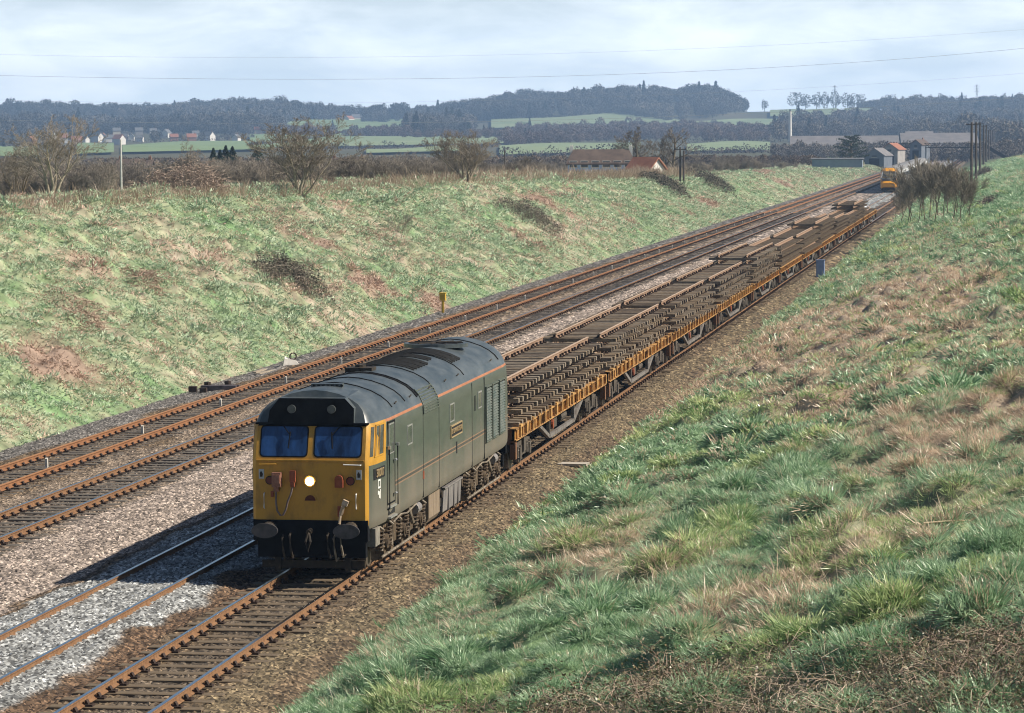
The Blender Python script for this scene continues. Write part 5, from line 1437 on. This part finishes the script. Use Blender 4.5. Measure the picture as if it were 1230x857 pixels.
# ------------------------------------------------------------------ woods on the hills: far masses of crowns
M_WOOD = attr_mat('far_wood', 'tint', 'INSTANCER', rough=.95, noise=(.12, .6, 1.4))
def crown_mesh(seed, kind):
    rng = np.random.default_rng(seed); n_ = 420
    if kind == 'round':
        v = rng.normal(size=(n_, 3)); v /= np.linalg.norm(v, axis=1, keepdims=True); r = rng.uniform(.45, 1, n_) ** .5
        lob = 1 + .22 * np.sin(3 * np.arctan2(v[:, 1], v[:, 0]) + seed) * np.cos(2.5 * v[:, 2] + seed)
        C = v * (r * lob)[:, None] * np.array([4.6, 4.6, 4.6]) + np.array([0, 0, 6.2])
    else:
        t = rng.uniform(size=n_) ** .8; a = rng.uniform(0, 6.28, n_); rr = 3.0 * (1 - t) * np.sqrt(rng.uniform(.2, 1, n_)) + .2
        C = np.stack([rr * np.cos(a), rr * np.sin(a), 1 + 12.5 * t], 1)
    V, F_ = leaf_cloud(rng, C, rng.uniform(.35, .95, n_))
    A = [(0, 0, -1)] + [(0, 0, 3)] * 3; B = [(0, 0, 3)] + [(rng.normal(0, 2), rng.normal(0, 2), 8) for _ in range(3)]
    V1, F1 = seg_mesh('', A, B, [.3, .2, .2, .2], [.25, .05, .05, .05], None)
    return mesh_np('crown', np.concatenate([V, V1]), np.concatenate([F_, F1 + len(V)]), [M_WOOD])
CRN = [crown_mesh(k, 'round') for k in range(5)] + [crown_mesh(20 + k, 'cone') for k in range(2)]
def poly_in(px, py, poly):
    c = np.zeros(len(px), bool); n_ = len(poly)
    for i in range(n_):
        x1, y1 = poly[i]; x2, y2 = poly[(i + 1) % n_]
        k = ((y1 > py) != (y2 > py)) & (px < (x2 - x1) * (py - y1) / (y2 - y1 + 1e-9) + x1)
        c ^= k
    return c
VIL = [(38, 174, 'brick', 'red'), (46, 170, 'white', 'grey'), (63, 166, 'white', 'grey'), (75, 171, 'white', 'red'), (92, 174, 'brick', 'red'), (102, 171, 'white', 'grey'), (117, 170, 'white', 'grey'), (124, 169, 'white', 'red'), (132, 170, 'white', 'grey'),
       (140, 161, 'cream', 'grey'), (143, 173, 'white', 'red'), (150, 168, 'white', 'grey'), (158, 168, 'white', 'grey'), (168, 170, 'white', 'grey'), (167, 161, 'stone', 'grey'), (184, 161, 'white', 'grey'), (191, 159, 'white', 'grey'), (200, 165, 'white', 'grey'), (209, 169, 'brick', 'red'),
       (235, 164, 'white', 'grey'), (251, 169, 'white', 'grey'), (230, 170, 'brick', 'red'), (310, 160, 'cream', 'red'), (318, 149, 'white', 'grey'), (284, 170, 'white', 'grey')]
VIL.sort()
RID = [(15, 127, 'white', 'grey'), (35, 128, 'cream', 'red'), (79, 127, 'cream', 'red'), (98, 127, 'white', 'grey'), (108, 126, 'stone', 'grey'), (117, 128, 'white', 'grey'), (127, 131, 'white', 'grey'), (130, 127, 'white', 'red'), (139, 126, 'white', 'red'), (154, 129, 'cream', 'red'), (172, 130, 'white', 'grey'),
       (268, 133, 'white', 'grey'), (294, 134, 'white', 'grey'), (430, 139, 'white', 'grey'), (421, 141, 'white', 'red'), (470, 129, 'brick', 'brown'), (487, 129, 'stone', 'brown'), (810, 113, 'white', 'grey'), (831, 112, 'white', 'grey'), (668, 117, 'white', 'grey')]
RID.sort()
EXC = [(px, float((ground_at(px, py + 1, 300, 5200, 900) - CAM) @ fw), 6.5, 380) for px, py, _, _ in VIL] + [(px, 3620.0, 6, 420) for px, py, _, _ in RID]
def wood(name, poly, D0, D1, spacing, size, conif=.1, tint=((.05, .052, .05), (.165, .15, .13)), seed=0, thin=None):
    rng = np.random.default_rng(seed)
    w0 = (poly_min := min(q[0] for q in poly)) - 615; w1 = max(q[0] for q in poly) - 615
    P = []
    D = D0
    while D < D1:
        lat = np.arange(w0 * D / F_PX, w1 * D / F_PX, spacing)
        lat = lat + rng.uniform(-.45, .45, len(lat)) * spacing
        Dj = D + rng.uniform(-.45, .45, len(lat)) * spacing
        X = CAMX - math.sin(YAW) * Dj + math.cos(YAW) * lat; Y = math.cos(YAW) * Dj + math.sin(YAW) * lat
        Z = H(X, Y); pq = project(np.stack([X, Y, Z], 1))
        k = poly_in(pq[:, 0], pq[:, 1], poly)
        P.append(np.stack([X, Y, Z], 1)[k]); D += spacing
    P = np.concatenate(P)
    if name not in ('valley_scrub', 'station_trees'):
        pq = project(P); ok = np.ones(len(P), bool)
        for ex, eD, ew, eL in EXC: ok &= ~((np.abs(pq[:, 0] - ex) < ew) & (pq[:, 2] < eD + 12) & (pq[:, 2] > eD - eL))
        P = P[ok]
    if thin: P = P[fbm(P[:, 0] / thin[0], P[:, 1] / thin[0], seed, 3) > thin[1]]
    n_ = len(P); s = size * rng.uniform(.6, 1.25, n_) * (.55 + .95 * fbm(P[:, 0] / 55, P[:, 1] / 90, seed + 7, 3)); u = np.clip(rng.uniform(-.25, .25, (n_, 1)) + 1.9 * fbm(P[:, 0] / 70, P[:, 1] / 120, seed + 9, 3)[:, None] - .45, 0, 1)
    if name == 'valley_scrub': s = np.minimum(s, np.maximum(.05, (CAMZ - (186 - 159.2) / F_PX * project(P)[:, 2] - P[:, 2]) / 11.0))
    ic = rng.uniform(size=n_) < conif
    idx = np.where(ic, rng.integers(5, 7, n_), rng.integers(0, 5, n_))
    col = np.array(tint[0]) * (1 - u) + np.array(tint[1]) * u
    col = np.where(ic[:, None], np.array([.018, .03, .018]) + .02 * u, col)
    gn_scatter(name, P, np.stack([np.zeros(n_), np.zeros(n_), rng.uniform(0, 6.28, n_)], 1), np.stack([s, s, s * rng.uniform(.85, 1.2, n_)], 1), idx, col, CRN)
    return n_
nw = 0
nw += wood('hillside_wood', [(-160, 100), (425, 100), (425, 143), (345, 150), (335, 163), (250, 162), (150, 161), (60, 166), (-160, 175)], 2150, 3960, 12, 1.05, .03, seed=1)
nw += wood('ridge_wood', [(415, 100), (890, 100), (894, 126), (895, 136), (850, 143), (800, 148), (735, 139), (680, 141), (620, 146), (500, 150), (415, 150)], 2500, 3980, 11, 1.1, .03, seed=2)
nw += wood('copse', [(488, 149), (566, 147), (566, 166), (488, 166)], 1900, 3100, 9, 1.0, .05, seed=3)
nw += wood('valley_belt', [(345, 160), (490, 162), (600, 164), (640, 156), (830, 153), (930, 160), (930, 172), (830, 172), (700, 172), (610, 178), (590, 170), (345, 166)], 1700, 2950, 13, .62, .03, ((.12, .085, .075), (.19, .145, .12)), seed=4, thin=(70, .42))
nw += wood('east_wood', [(930, 134), (1000, 133), (1060, 131), (1100, 131), (1230, 128), (1500, 122), (1500, 175), (1230, 185), (1130, 172), (1050, 168), (930, 172), (930, 158), (1060, 145), (1060, 133), (930, 133)], 1500, 3960, 13, .95, .04, ((.10, .085, .07), (.18, .155, .12)), seed=5, thin=(120, .36))
nw += wood('village_trees', [(-100, 166), (60, 165), (250, 160), (340, 160), (340, 170), (250, 171), (150, 174), (60, 180), (-100, 182)], 1650, 2500, 24, .5, .04, seed=6)
nw += wood('valley_scrub', [(-160, 193), (420, 191), (640, 193), (930, 191), (985, 193), (985, 203), (800, 212), (-160, 212)], 740, 1200, 9, .32, .0, ((.11, .08, .06), (.19, .15, .11)), seed=7, thin=(40, .40))
nw += wood('station_trees', [(930, 176), (1050, 173), (1180, 175), (1240, 175), (1240, 196), (1050, 196), (930, 196)], 1050, 1228, 6, .36, .0, ((.10, .095, .09), (.20, .175, .15)), seed=8, thin=(25, .30))
# hedges between the fields, each one a ragged line of bushes
def hedge(label, p0, p1, h=3.0, seed=0):
    rng = np.random.default_rng(seed)
    a, b_ = ground_at(*p0, 300, 5200, 900), ground_at(*p1, 300, 5200, 900)
    L = np.linalg.norm(b_ - a); n_ = int(min(L * 9, 9000))
    t = rng.uniform(size=n_)
    X = a[0] + (b_[0] - a[0]) * t + rng.normal(0, 1.1, n_); Y = a[1] + (b_[1] - a[1]) * t + rng.normal(0, 1.1, n_)
    hh = h * (.45 + 1.1 * vnoise(t * L / 7, t * 0, seed))
    C = np.stack([X, Y, H(X, Y) + hh * rng.uniform(.05, 1, n_)], 1)
    V, F_ = leaf_cloud(rng, C, rng.uniform(.25, .6, n_))
    tag(link('hedge', mesh_np('hedge', V, F_, [mat('hedge_twigs', (.06, .052, .045), (.13, .11, .09), .1, .95)])), label, 'hedge', 'hedges between the valley fields')
for i, (lb, p0, p1, h) in enumerate((('dark hedge along the bottom of the large pale field in the valley centre', (395, 180), (615, 176), 3), ('dark hedge along the foot of the upper left field', (345, 163), (490, 162), 4),
        ('dark hedge line below the village on the left', (140, 172), (300, 170), 3), ('short dark hedge slanting across the fields left of the wide bank top tree', (300, 178), (400, 166), 3),
        ('dark hedge under the field left of the white cottage', (600, 190), (770, 186), 3), ('dark hedge under the pale field right of the twin pole', (825, 186), (925, 184), 3),
        ('dark hedge along the top of the field right of the twin pole', (812, 172), (930, 171), 4), ('dark hedge crossing the field below the wooded ridge', (620, 150), (830, 153), 2.5),
        ('dark hedge along the skyline field edge right of the wooded ridge', (893, 128), (1000, 126), 3), ('dark hedge along the foot of the right hand hill field', (925, 144), (1050, 143), 4))):
    hedge(lb, p0, p1, h, 300 + i)
# trees one can tell apart on the skyline
M_FARTW = mat('far_crown', (.055, .05, .045), (.115, .10, .085), .1, .95)
M_FARCON = mat('far_conifer', (.012, .02, .014), (.03, .045, .028), .1, .95)
def sky_tree(label, px, ytop, seed, D=3880, kind='round', wid=1.0, group='single trees on the skyline'):
    lat = (px - 615) / F_PX * D
    X = CAMX - math.sin(YAW) * D + math.cos(YAW) * lat; Y = math.cos(YAW) * D + math.sin(YAW) * lat
    z = float(H(X, Y)); h = CAMZ + (159.2 - ytop) / F_PX * D - z
    if h < 5: h = 5
    rng = np.random.default_rng(seed); n_ = 520
    t = thing('skyline_tree', label, 'tree', (X, Y, z), 0, group)
    if kind == 'round':
        v = rng.normal(size=(n_, 3)); v /= np.linalg.norm(v, axis=1, keepdims=True)
        C = v * (rng.uniform(.2, 1, n_) ** .45 * (1 + .2 * np.sin(4 * v[:, 0] + seed)))[:, None] * np.array([h * .36 * wid, h * .36 * wid, h * .40]) + np.array([0, 0, h * .60]); m = M_FARTW
    elif kind == 'cedar':
        lay = rng.integers(0, 4, n_); hz = h * np.array([.55, .72, .86, .97])[lay]; rr = h * np.array([.55, .62, .5, .36])[lay] * np.sqrt(rng.uniform(size=n_)) * wid; a = rng.uniform(0, 6.28, n_)
        C = np.stack([rr * np.cos(a) + h * .1 * (lay - 1.5), rr * np.sin(a), hz + rng.normal(0, .25, n_)], 1); m = M_FARCON
    else:
        tt = rng.uniform(size=n_) ** .7; a = rng.uniform(0, 6.28, n_); rr = h * .22 * wid * (1.05 - tt) * np.sqrt(rng.uniform(size=n_))
        C = np.stack([rr * np.cos(a), rr * np.sin(a), h * (.08 + .92 * tt)], 1); m = M_FARCON
    V, F_ = leaf_cloud(rng, C, rng.uniform(.3, .75, n_) * max(.6, h / 14))
    link('crown', mesh_np('crown', V, F_, [m]), t)
    q = MB(); q.tube([(0, 0, -1), (0, 0, h * .7)], [.5, .15], 6); q.build('trunk', M_BARK, t)
for i, (px, yt, k, w, lb) in enumerate(((12, 120, 'round', 1.2, 'rounded tree at the far left end of the skyline'), (28, 119, 'round', 1.3, 'broad rounded tree on the far left skyline'), (68, 120, 'round', 1.1, 'rounded tree on the skyline left of the ridge houses'),
        (88, 122, 'cone', .7, 'narrow pointed conifer beside the ridge houses'), (238, 117, 'round', 1.0, 'rounded tree at the left end of the central wooded hill'), (262, 115, 'round', 1.2, 'broad tree on top of the left wooded hill'),
        (285, 113, 'round', 1.1, 'tall rounded tree on top of the left wooded hill'), (307, 118, 'cone', 1.0, 'pointed conifer between crowns of the left wooded hill'), (325, 115, 'cone', 1.1, 'dark ragged conifer left of the tall bare skyline tree'),
        (341, 111, 'round', 1.3, 'tall bare fan shaped tree on the left hill skyline'), (388, 119, 'round', .9, 'small rounded tree on the skyline above the upper field'), (400, 121, 'cone', .8, 'pointed conifer on the skyline above the upper field'),
        (418, 122, 'round', .6, 'thin bare skyline tree left of the ridge dip'), (432, 121, 'round', .6, 'thin bare skyline tree in the ridge dip'), (460, 120, 'round', .8, 'bare skyline tree right of the ridge dip'),
        (572, 117, 'round', .9, 'rounded tree at the left rise of the wooded ridge'), (652, 105, 'round', 1.0, 'round crowned tree on the wooded ridge'), (668, 110, 'cone', .8, 'small pointed tree on the wooded ridge left of the cedar'),
        (714, 103, 'cedar', 1.0, 'flat topped cedar standing out above the wooded ridge'), (731, 107, 'round', .8, 'dark rounded tree just right of the flat topped cedar'), (762, 104, 'round', .9, 'pointed round tree in the middle of the wooded ridge'),
        (782, 108, 'round', .8, 'dark tree right of the ridge middle'), (795, 105, 'round', .7, 'narrow tree near the dark crowns of the ridge'), (812, 106, 'cedar', 1.2, 'wide dark evergreen crown on the wooded ridge'),
        (846, 109, 'cedar', 1.2, 'long dark evergreen crown near the right end of the ridge'), (866, 107, 'cedar', .9, 'windswept cedar at the right end of the wooded ridge'))):
    sky_tree(lb, px, yt, 400 + i, 3860 if k != 'x' else 0, k, w)
for i, (px, yt, w) in enumerate(((919, 119, .8), (957, 109, 1.2), (968, 113, .9), (981, 111, 1.0), (991, 111, 1.0), (1004, 110, 1.1), (1018, 111, 1.0), (1030, 111, 1.2), (1070, 112, 1.1), (1083, 116, .8), (1100, 116, .8), (1118, 114, 1.0), (1131, 112, 1.0), (1143, 115, .8), (1156, 114, 1.0), (1180, 115, .7), (1205, 113, 1.0), (1222, 114, 1.0))):
    sky_tree('leafless round tree on the skyline hedge right of the wooded ridge, %s from the left' % nth(i), px, yt, 500 + i, 3880, 'round', w, 'trees along the right skyline hedge')
# ------------------------------------------------------------------ houses and other buildings
WALLS = {'paleblue': mat('pale_blue_sheeting', (.20, .25, .31), (.27, .32, .38), .5, .7), 'white': mat('white_render', (.62, .60, .56), (.74, .72, .68), .5, .8), 'brick': mat('red_brick', (.26, .13, .085), (.36, .20, .13), .8, .85), 'cream': mat('cream_render', (.52, .46, .36), (.62, .55, .44), .5, .8),
         'blue': mat('blue_render', (.30, .42, .66), (.38, .50, .74), .5, .7), 'stone': mat('grey_stone', (.24, .23, .22), (.36, .34, .32), .8, .9), 'dark': mat('dark_sheeting', (.10, .12, .15), (.16, .18, .21), .6, .7)}
ROOFS = {'red': mat('red_tiles', (.25, .10, .06), (.36, .16, .095), .8, .85), 'grey': mat('slate', (.11, .115, .125), (.18, .185, .19), .8, .7), 'brown': mat('brown_tiles', (.075, .055, .045), (.13, .095, .075), .8, .85), 'pink': mat('asbestos_sheet', (.15, .145, .15), (.21, .20, .205), .3, .85)}
M_PANE = mat('dark_panes', (.03, .035, .045), (.06, .07, .08), .5, .2)
def house(name, label, cat, loc, L, Wd, Hw, Hr, rz, wall, roof, windows=0, chimneys=1, group=None, hip=0.0, over=.3, dig=1.2):
    t = thing(name, label, cat, loc, rz, group)
    q = MB(); q.prism([(-Wd / 2, -dig), (Wd / 2, -dig), (Wd / 2, Hw), (0, Hw + Hr * (1 - hip)), (-Wd / 2, Hw)] if hip == 0 else [(-Wd / 2, -dig), (Wd / 2, -dig), (Wd / 2, Hw), (-Wd / 2, Hw)], -L / 2, L / 2, 'x'); w = q.build('wall', WALLS[wall], t)
    q = MB(); e = over; k = Hr / (Wd / 2); z0 = Hw - e * k + .03
    hl = hip * L / 2
    for th, in ((.0,),):
        P = [(-L / 2 - e, -Wd / 2 - e, z0), (L / 2 + e, -Wd / 2 - e, z0), (L / 2 + e - hl, 0, Hw + Hr + .03), (-L / 2 - e + hl, 0, Hw + Hr + .03), (-L / 2 - e, Wd / 2 + e, z0), (L / 2 + e, Wd / 2 + e, z0)]
        P2 = [(x, y, z + .18) for x, y, z in P]
        q.add(P + P2, [(6, 7, 8, 9), (9, 8, 11, 10), (0, 3, 2, 1), (3, 4, 5, 2), (0, 1, 7, 6), (4, 10, 11, 5), (0, 6, 9, 3), (3, 9, 10, 4), (1, 2, 8, 7), (2, 5, 11, 8)])
    r = q.build('roof', ROOFS[roof], t)
    for c in range(chimneys):
        x = (-.5 + c / max(1, chimneys - 1)) * L * .9 if chimneys > 1 else L * .35
        q = MB(); cs = min(.62, L / 9); q.box(x - .4 * cs, x + .4 * cs, -.3 * cs, .3 * cs, Hw + Hr * .5, Hw + Hr + 1.0 * cs); [q.cyl((x + d * cs, 0, Hw + Hr + 1.0 * cs), (x + d * cs, 0, Hw + Hr + 1.35 * cs), .12 * cs, 6) for d in (-.2, .2)]; q.build('chimney', WALLS['white'] if wall in ('white', 'blue') and name == 'cottage' else WALLS['brick'], r)
    for i in range(windows):
        x = (-.5 + (i + .5) / windows) * L
        for z in ((.9, 2.0), (3.1, 4.2)) if Hw > 4.2 else ((1.0, 2.0),):
            q = MB(); q.box(x - .55, x + .55, -Wd / 2 - .06, -Wd / 2 + .05, *z); wi = q.build('window', WALLS['white'] if wall != 'white' else M_PANE, t)
            q = MB(); q.box(x - .48, x + .48, -Wd / 2 - .08, -Wd / 2 + .04, z[0] + .08, z[1] - .08); q.build('pane', M_PANE, wi)
    return t
p = at_depth(722, 455); house('cottage', 'long white cottage with brown hipped roof and white end chimneys', 'house', p + np.array([0, 0, .0]), 9.2, 5.0, float(CAMZ - 36 * 455 / F_PX - p[2]) + .1, 1.75, R(6), 'blue', 'brown', 6, 2, hip=.22)
p = at_depth(776, 400); house('shed', 'red roofed shed with white gable beside the white cottage', 'shed', p, 3.6, 2.6, float(CAMZ - 42 * 400 / F_PX - p[2]) + .1, 1.15, R(-35), 'white', 'red', 0, 0)
p = at_depth(162, 500); house('bungalow', 'blue walled house with brown roof behind the pale pole', 'house', p, 5.2, 4.4, float(CAMZ - 40 * 500 / F_PX - p[2]), 1.3, R(5), 'blue', 'brown', 3, 2)
p = at_depth(418, 520); house('house', 'low brown roofed house behind the bank top right of the wide pale stemmed tree', 'house', p, 5.0, 4.2, float(CAMZ - 38 * 520 / F_PX - p[2]), 1.2, R(4), 'brick', 'brown', 2, 2)
rnd = random.Random(5)
for i, (px, py, w, r) in enumerate(VIL):
    g_ = ground_at(px, py + 1, 300, 5200, 900); k = rnd.uniform(.75, 1.15)
    house('village_house', '%s walled house with %s roof in the distant village, %s from the left' % (w if w != 'stone' else 'grey stone', r, nth(i)), 'house', g_, 6.6 * k, 5.0 * k, 3.6 * k, 2.4 * k, rnd.choice((0, R(20), R(80), R(-30), R(100))) , w, r, 0, 1, 'houses of the distant village')
for i, (px, py, w, r) in enumerate(RID):
    g_ = ground_at(px, py + 6, 300, 3960, 900); D = min(float((g_ - CAM) @ fw), 3870.0)
    lat = (px - 615) / F_PX * D; X = CAMX - math.sin(YAW) * D + math.cos(YAW) * lat; Y = math.cos(YAW) * D + math.sin(YAW) * lat
    zt = CAMZ + (159.2 - py) / F_PX * D; z = float(H(X, Y))
    house('hill_house', '%s house with %s roof among trees on the far hilltop, %s from the left' % (w if w != 'stone' else 'grey stone', r, nth(i)), 'house', (X, Y, z), 11, 7, min(8, max(4, zt - z - 3)), 3.0, rnd.choice((0, R(25), R(70))), w, r, 0, 1, 'houses on the far hilltop')
# sheds and station beyond the express
def shed_at(label, px0, px1, ytop, ybot, Y, wall, roof, depth, rz=0, name='industrial_shed', pitch=.14, chim=0):
    p = at_depth((px0 + px1) / 2, Y); D = float((p - CAM) @ fw)
    L = (px1 - px0) / F_PX * D; zt = CAMZ + (159.2 - ytop) / F_PX * D
    hr = depth * pitch
    if name == 'lineside_hut': p[2] = zt - 1.5
    gable = abs(rz) > 1
    if gable: L, depth = 13.0, L; hr = depth * pitch
    t = house(name, label, 'shed' if 'shed' in name else 'building', p, L, depth, max(1.2, zt - p[2] - hr), hr, rz, wall, roof, 0, chim, dig=.3 if name == 'lineside_hut' else 1.2)
    if gable:
        h_ = max(1.2, zt - p[2] - hr); q = MB(); q.box(-L / 2 - .08, -L / 2 + .05, -depth * .27, depth * .27, -.5, h_ * .72); q.build('door', M_VOID, t)
        q = MB(); q.box(-L / 2 - .08, -L / 2 + .05, -depth * .12, depth * .12, h_ * .86, h_ * 1.0); w_ = q.build('window', M_PANE, t)
        q = MB(); q.box(-L / 2 - .12, -L / 2 + .02, -depth * .15, depth * .15, h_ * .82, h_ * .855); q.build('sill', WALLS['cream'], w_)
    return t
shed_at('long low grey roofed industrial shed beyond the dark cedar', 950, 1078, 163, 190, 1240, 'dark', 'pink', 40, R(4))
shed_at('wide pale roofed industrial building behind the footbridge', 1082, 1172, 160, 185, 1330, 'dark', 'pink', 40, R(4))
shed_at('small raised roof section on the pale industrial building', 1088, 1120, 158, 176, 1420, 'dark', 'pink', 20, R(4))
shed_at('dark walled goods shed with pale gable beside the express', 1044, 1067, 178, 200, 880, 'dark', 'pink', 9, R(82), 'goods_shed', .35)
shed_at('pink gabled station building behind the dark goods shed', 1063, 1083, 172, 190, 960, 'stone', 'red', 8, R(82), 'station_building', .35)
shed_at('dark station house with a tall chimney left of the footbridge', 1098, 1112, 168, 190, 1010, 'dark', 'brown', 7, R(80), 'station_house', .4, 1)
shed_at('long low pale blue flat roofed hut under the dark cedar', 976, 1036, 190, 199, 690, 'paleblue', 'grey', 3, 0, 'lineside_hut', .06)
for i, (px, py) in enumerate(((998, 151), (1004, 150), (1012, 150), (1018, 149), (1038, 149))):
    g_ = ground_at(px, py + 1, 300, 5200, 900)
    house('caravan', 'white caravan on the distant hillside field, %s from the left' % nth(i), 'caravan', g_, 6, 3, 2.6, .3, R(15), 'white', 'grey', 0, 0, 'white caravans on the far hillside')
# footbridge over the line
D = 1010.0
t = thing('footbridge', 'dark lattice footbridge crossing the railway beyond the express train', 'bridge', (0, D, 0))
q = MB(); q.box(-20, 8.5, -.9, .9, 4.6, 4.8); q.build('deck', M_GRIME, t)
for s in (-1, 1):
    q = MB(); q.box(-20, 8.5, s * .95 - .05, s * .95 + .05, 4.55, 4.75); q.box(-20, 8.5, s * .95 - .05, s * .95 + .05, 5.95, 6.1)
    for k in range(19):
        x = -20 + k * 1.5
        q.tube([(x, s * .95, 4.7), (x + 1.5, s * .95, 6.0)], .07, 4); q.tube([(x, s * .95, 6.0), (x + 1.5, s * .95, 4.7)], .07, 4)
    q.build('lattice_girder', M_GRIME, t)
for x, d in ((-20, -1), (8.5, 1)):
    q = MB(); q.box(x - .25, x + .25, -.8, -.5, -1, 4.6); q.box(x - .25, x + .25, .5, .8, -1, 4.6); q.build('pier', M_GRIME, t)
    q = MB(); q.add([(x, -.9, 4.8), (x, .9, 4.8), (x + d * 8, .9, 0), (x + d * 8, -.9, 0), (x, -.9, 6.0), (x, .9, 6.0), (x + d * 8, .9, 1.2), (x + d * 8, -.9, 1.2)], [(0, 1, 2, 3), (0, 4, 7, 3), (1, 5, 6, 2)]); q.build('stair', M_GRIME, t)
# white chimney
g_ = ground_at(949, 171, 300, 5200, 900); D = float((g_ - CAM) @ fw); h = 37 / F_PX * D
t = thing('white_chimney', 'tall thin white chimney with a small bracket near its top, beyond the fields', 'chimney', g_)
q = MB(); q.tube([(0, 0, -1), (0, 0, h)], [1.25, .85], 14); q.build('stack', WALLS['white'], t)
q = MB(); q.box(-2.6, .0, -.15, .15, h - 2.6, h - 2.2); q.box(-3.0, -2.2, -.3, .3, h - 3.2, h - 2.2); q.build('bracket', WALLS['white'], t)
q = MB(); q.cyl((0, 0, h), (0, 0, h + 1.2), .5, 10); q.build('flue', M_GRIME, t)
# the dark cedar near the station
p = at_depth(1022, 760); D = float((p - CAM) @ fw); h = CAMZ - 3.5 / F_PX * D - p[2]
t = thing('cedar', 'dark spreading cedar with flat layered branches beyond the left bank end', 'tree', p)
q = MB(); q.tube([(0, 0, -.5), (.1, 0, h * .5), (0, 0, h * .95)], [.38, .28, .08], 8)
rng = np.random.default_rng(33); C = []
for k in range(22):
    z = h * (.30 + .66 * k / 21); L = h * .62 * (1 - .62 * (k / 21) ** 1.6) * rng.uniform(.7, 1.1); a = k * 2.4
    e = np.array([L * math.cos(a), L * math.sin(a), z + .25 + L * .10]); q.tube([(0, 0, z - .3), tuple(e)], [.10, .03], 5)
    n_ = 130; s_ = rng.uniform(.25, 1.05, n_); C.append(np.stack([e[0] * s_ + rng.normal(0, .35, n_), e[1] * s_ + rng.normal(0, .35, n_), z + (e[2] - z) * s_ + rng.normal(0, .12, n_)], 1))
q.build('trunk', M_BARK, t)
V, F_ = leaf_cloud(rng, np.concatenate(C), .17); link('crown', mesh_np('crown', V, F_, [M_NEEDLE]), t)
# pylons and the wires across the sky
M_PYL = mat('galvanised_steel', (.22, .24, .26), (.30, .32, .34), .5, .6)
for px, yt, lb in ((1173, 102, 'lattice electricity pylon on the far right skyline'), (1003, 102, 'lattice electricity pylon among the bare trees of the right skyline')):
    D = 3900; lat = (px - 615) / F_PX * D; X = CAMX - math.sin(YAW) * D + math.cos(YAW) * lat; Y = math.cos(YAW) * D + math.sin(YAW) * lat; z = float(H(X, Y)); h = CAMZ + (159.2 - yt) / F_PX * D - z
    t = thing('electricity_pylon', lb, 'pylon', (X, Y, z), 0, 'skyline pylons')
    q = MB()
    for sx in (-1, 1):
        for sy in (-1, 1): q.tube([(sx * 2, sy * 2, -1), (sx * .8, sy * .8, h * .55), (sx * .3, sy * .3, h)], .22, 4)
    for k in range(6):
        z0, z1 = h * k / 6, h * (k + 1) / 6; w0, w1 = 2 - 1.7 * k / 6, 2 - 1.7 * (k + 1) / 6
        q.tube([(-w0, -w0, z0), (w1, -w1, z1)], .14, 4); q.tube([(w0, -w0, z0), (-w1, -w1, z1)], .14, 4)
    q.build('tower', M_PYL, t)
    for zz in (.68, .80, .92):
        q = MB(); q.tube([(-3.4, 0, h * zz), (0, 0, h * (zz + .03)), (3.4, 0, h * zz)], .2, 4); q.build('arm', M_PYL, t)
M_WIRE = mat('wire_aluminium', (.28, .31, .35), (.34, .37, .41), .5, .6)
for i, (pts, r, lb) in enumerate(((((-120, 89), (0, 90), (250, 94), (590, 95.5), (900, 82), (1230, 57.5), (1400, 40)), .026, 'thick power cable sagging right across the middle of the sky'),
                                  (((-120, 63), (0, 65), (300, 69), (560, 68), (850, 58), (1230, 35), (1400, 22)), .013, 'faint topmost power cable across the sky'),
                                  (((-120, 118), (0, 119), (200, 123), (480, 124), (700, 119), (960, 105), (1230, 88), (1400, 74)), .013, 'faint lowest power cable touching the wooded ridge'),
                                  (((-120, 142), (0, 143.5), (250, 148), (500, 148), (700, 144), (900, 136), (1230, 117), (1400, 104)), .026, 'dark power cable crossing in front of the hills'))):
    D = 640 + 8 * i; W_ = []
    xs_ = np.linspace(-120, 1400, 90); P_ = np.polyfit([a for a, b_ in pts], [b_ for a, b_ in pts], 3); ys_ = np.polyval(P_, xs_)
    for a, b_ in zip(xs_, ys_): W_.append(tuple(CAM + ray(a, b_) * D))
    q = MB(); q.tube(W_, r, 4); o = q.build('power_cable', M_WIRE); tag(o, lb, 'cable', 'overhead power cables')
# ------------------------------------------------------------------ the air: one even haze over the whole valley
q = MB(); q.box(-4200, 3200, -200, 5600, -60, 120)
hm = bpy.data.materials.new('haze'); hm.use_nodes = True
hn, hl_ = hm.node_tree.nodes, hm.node_tree.links
for nd in list(hn):
    if nd.type != 'OUTPUT_MATERIAL': hn.remove(nd)
pv = hn.new('ShaderNodeVolumePrincipled')
pv.inputs['Color'].default_value = (.42, .65, 1.0, 1); pv.inputs['Density'].default_value = 2.0e-4; pv.inputs['Anisotropy'].default_value = 0.1
hl_.new(pv.outputs[0], [nd for nd in hn if nd.type == 'OUTPUT_MATERIAL'][0].inputs['Volume'])
o = q.build('haze', hm); o['kind'] = 'stuff'
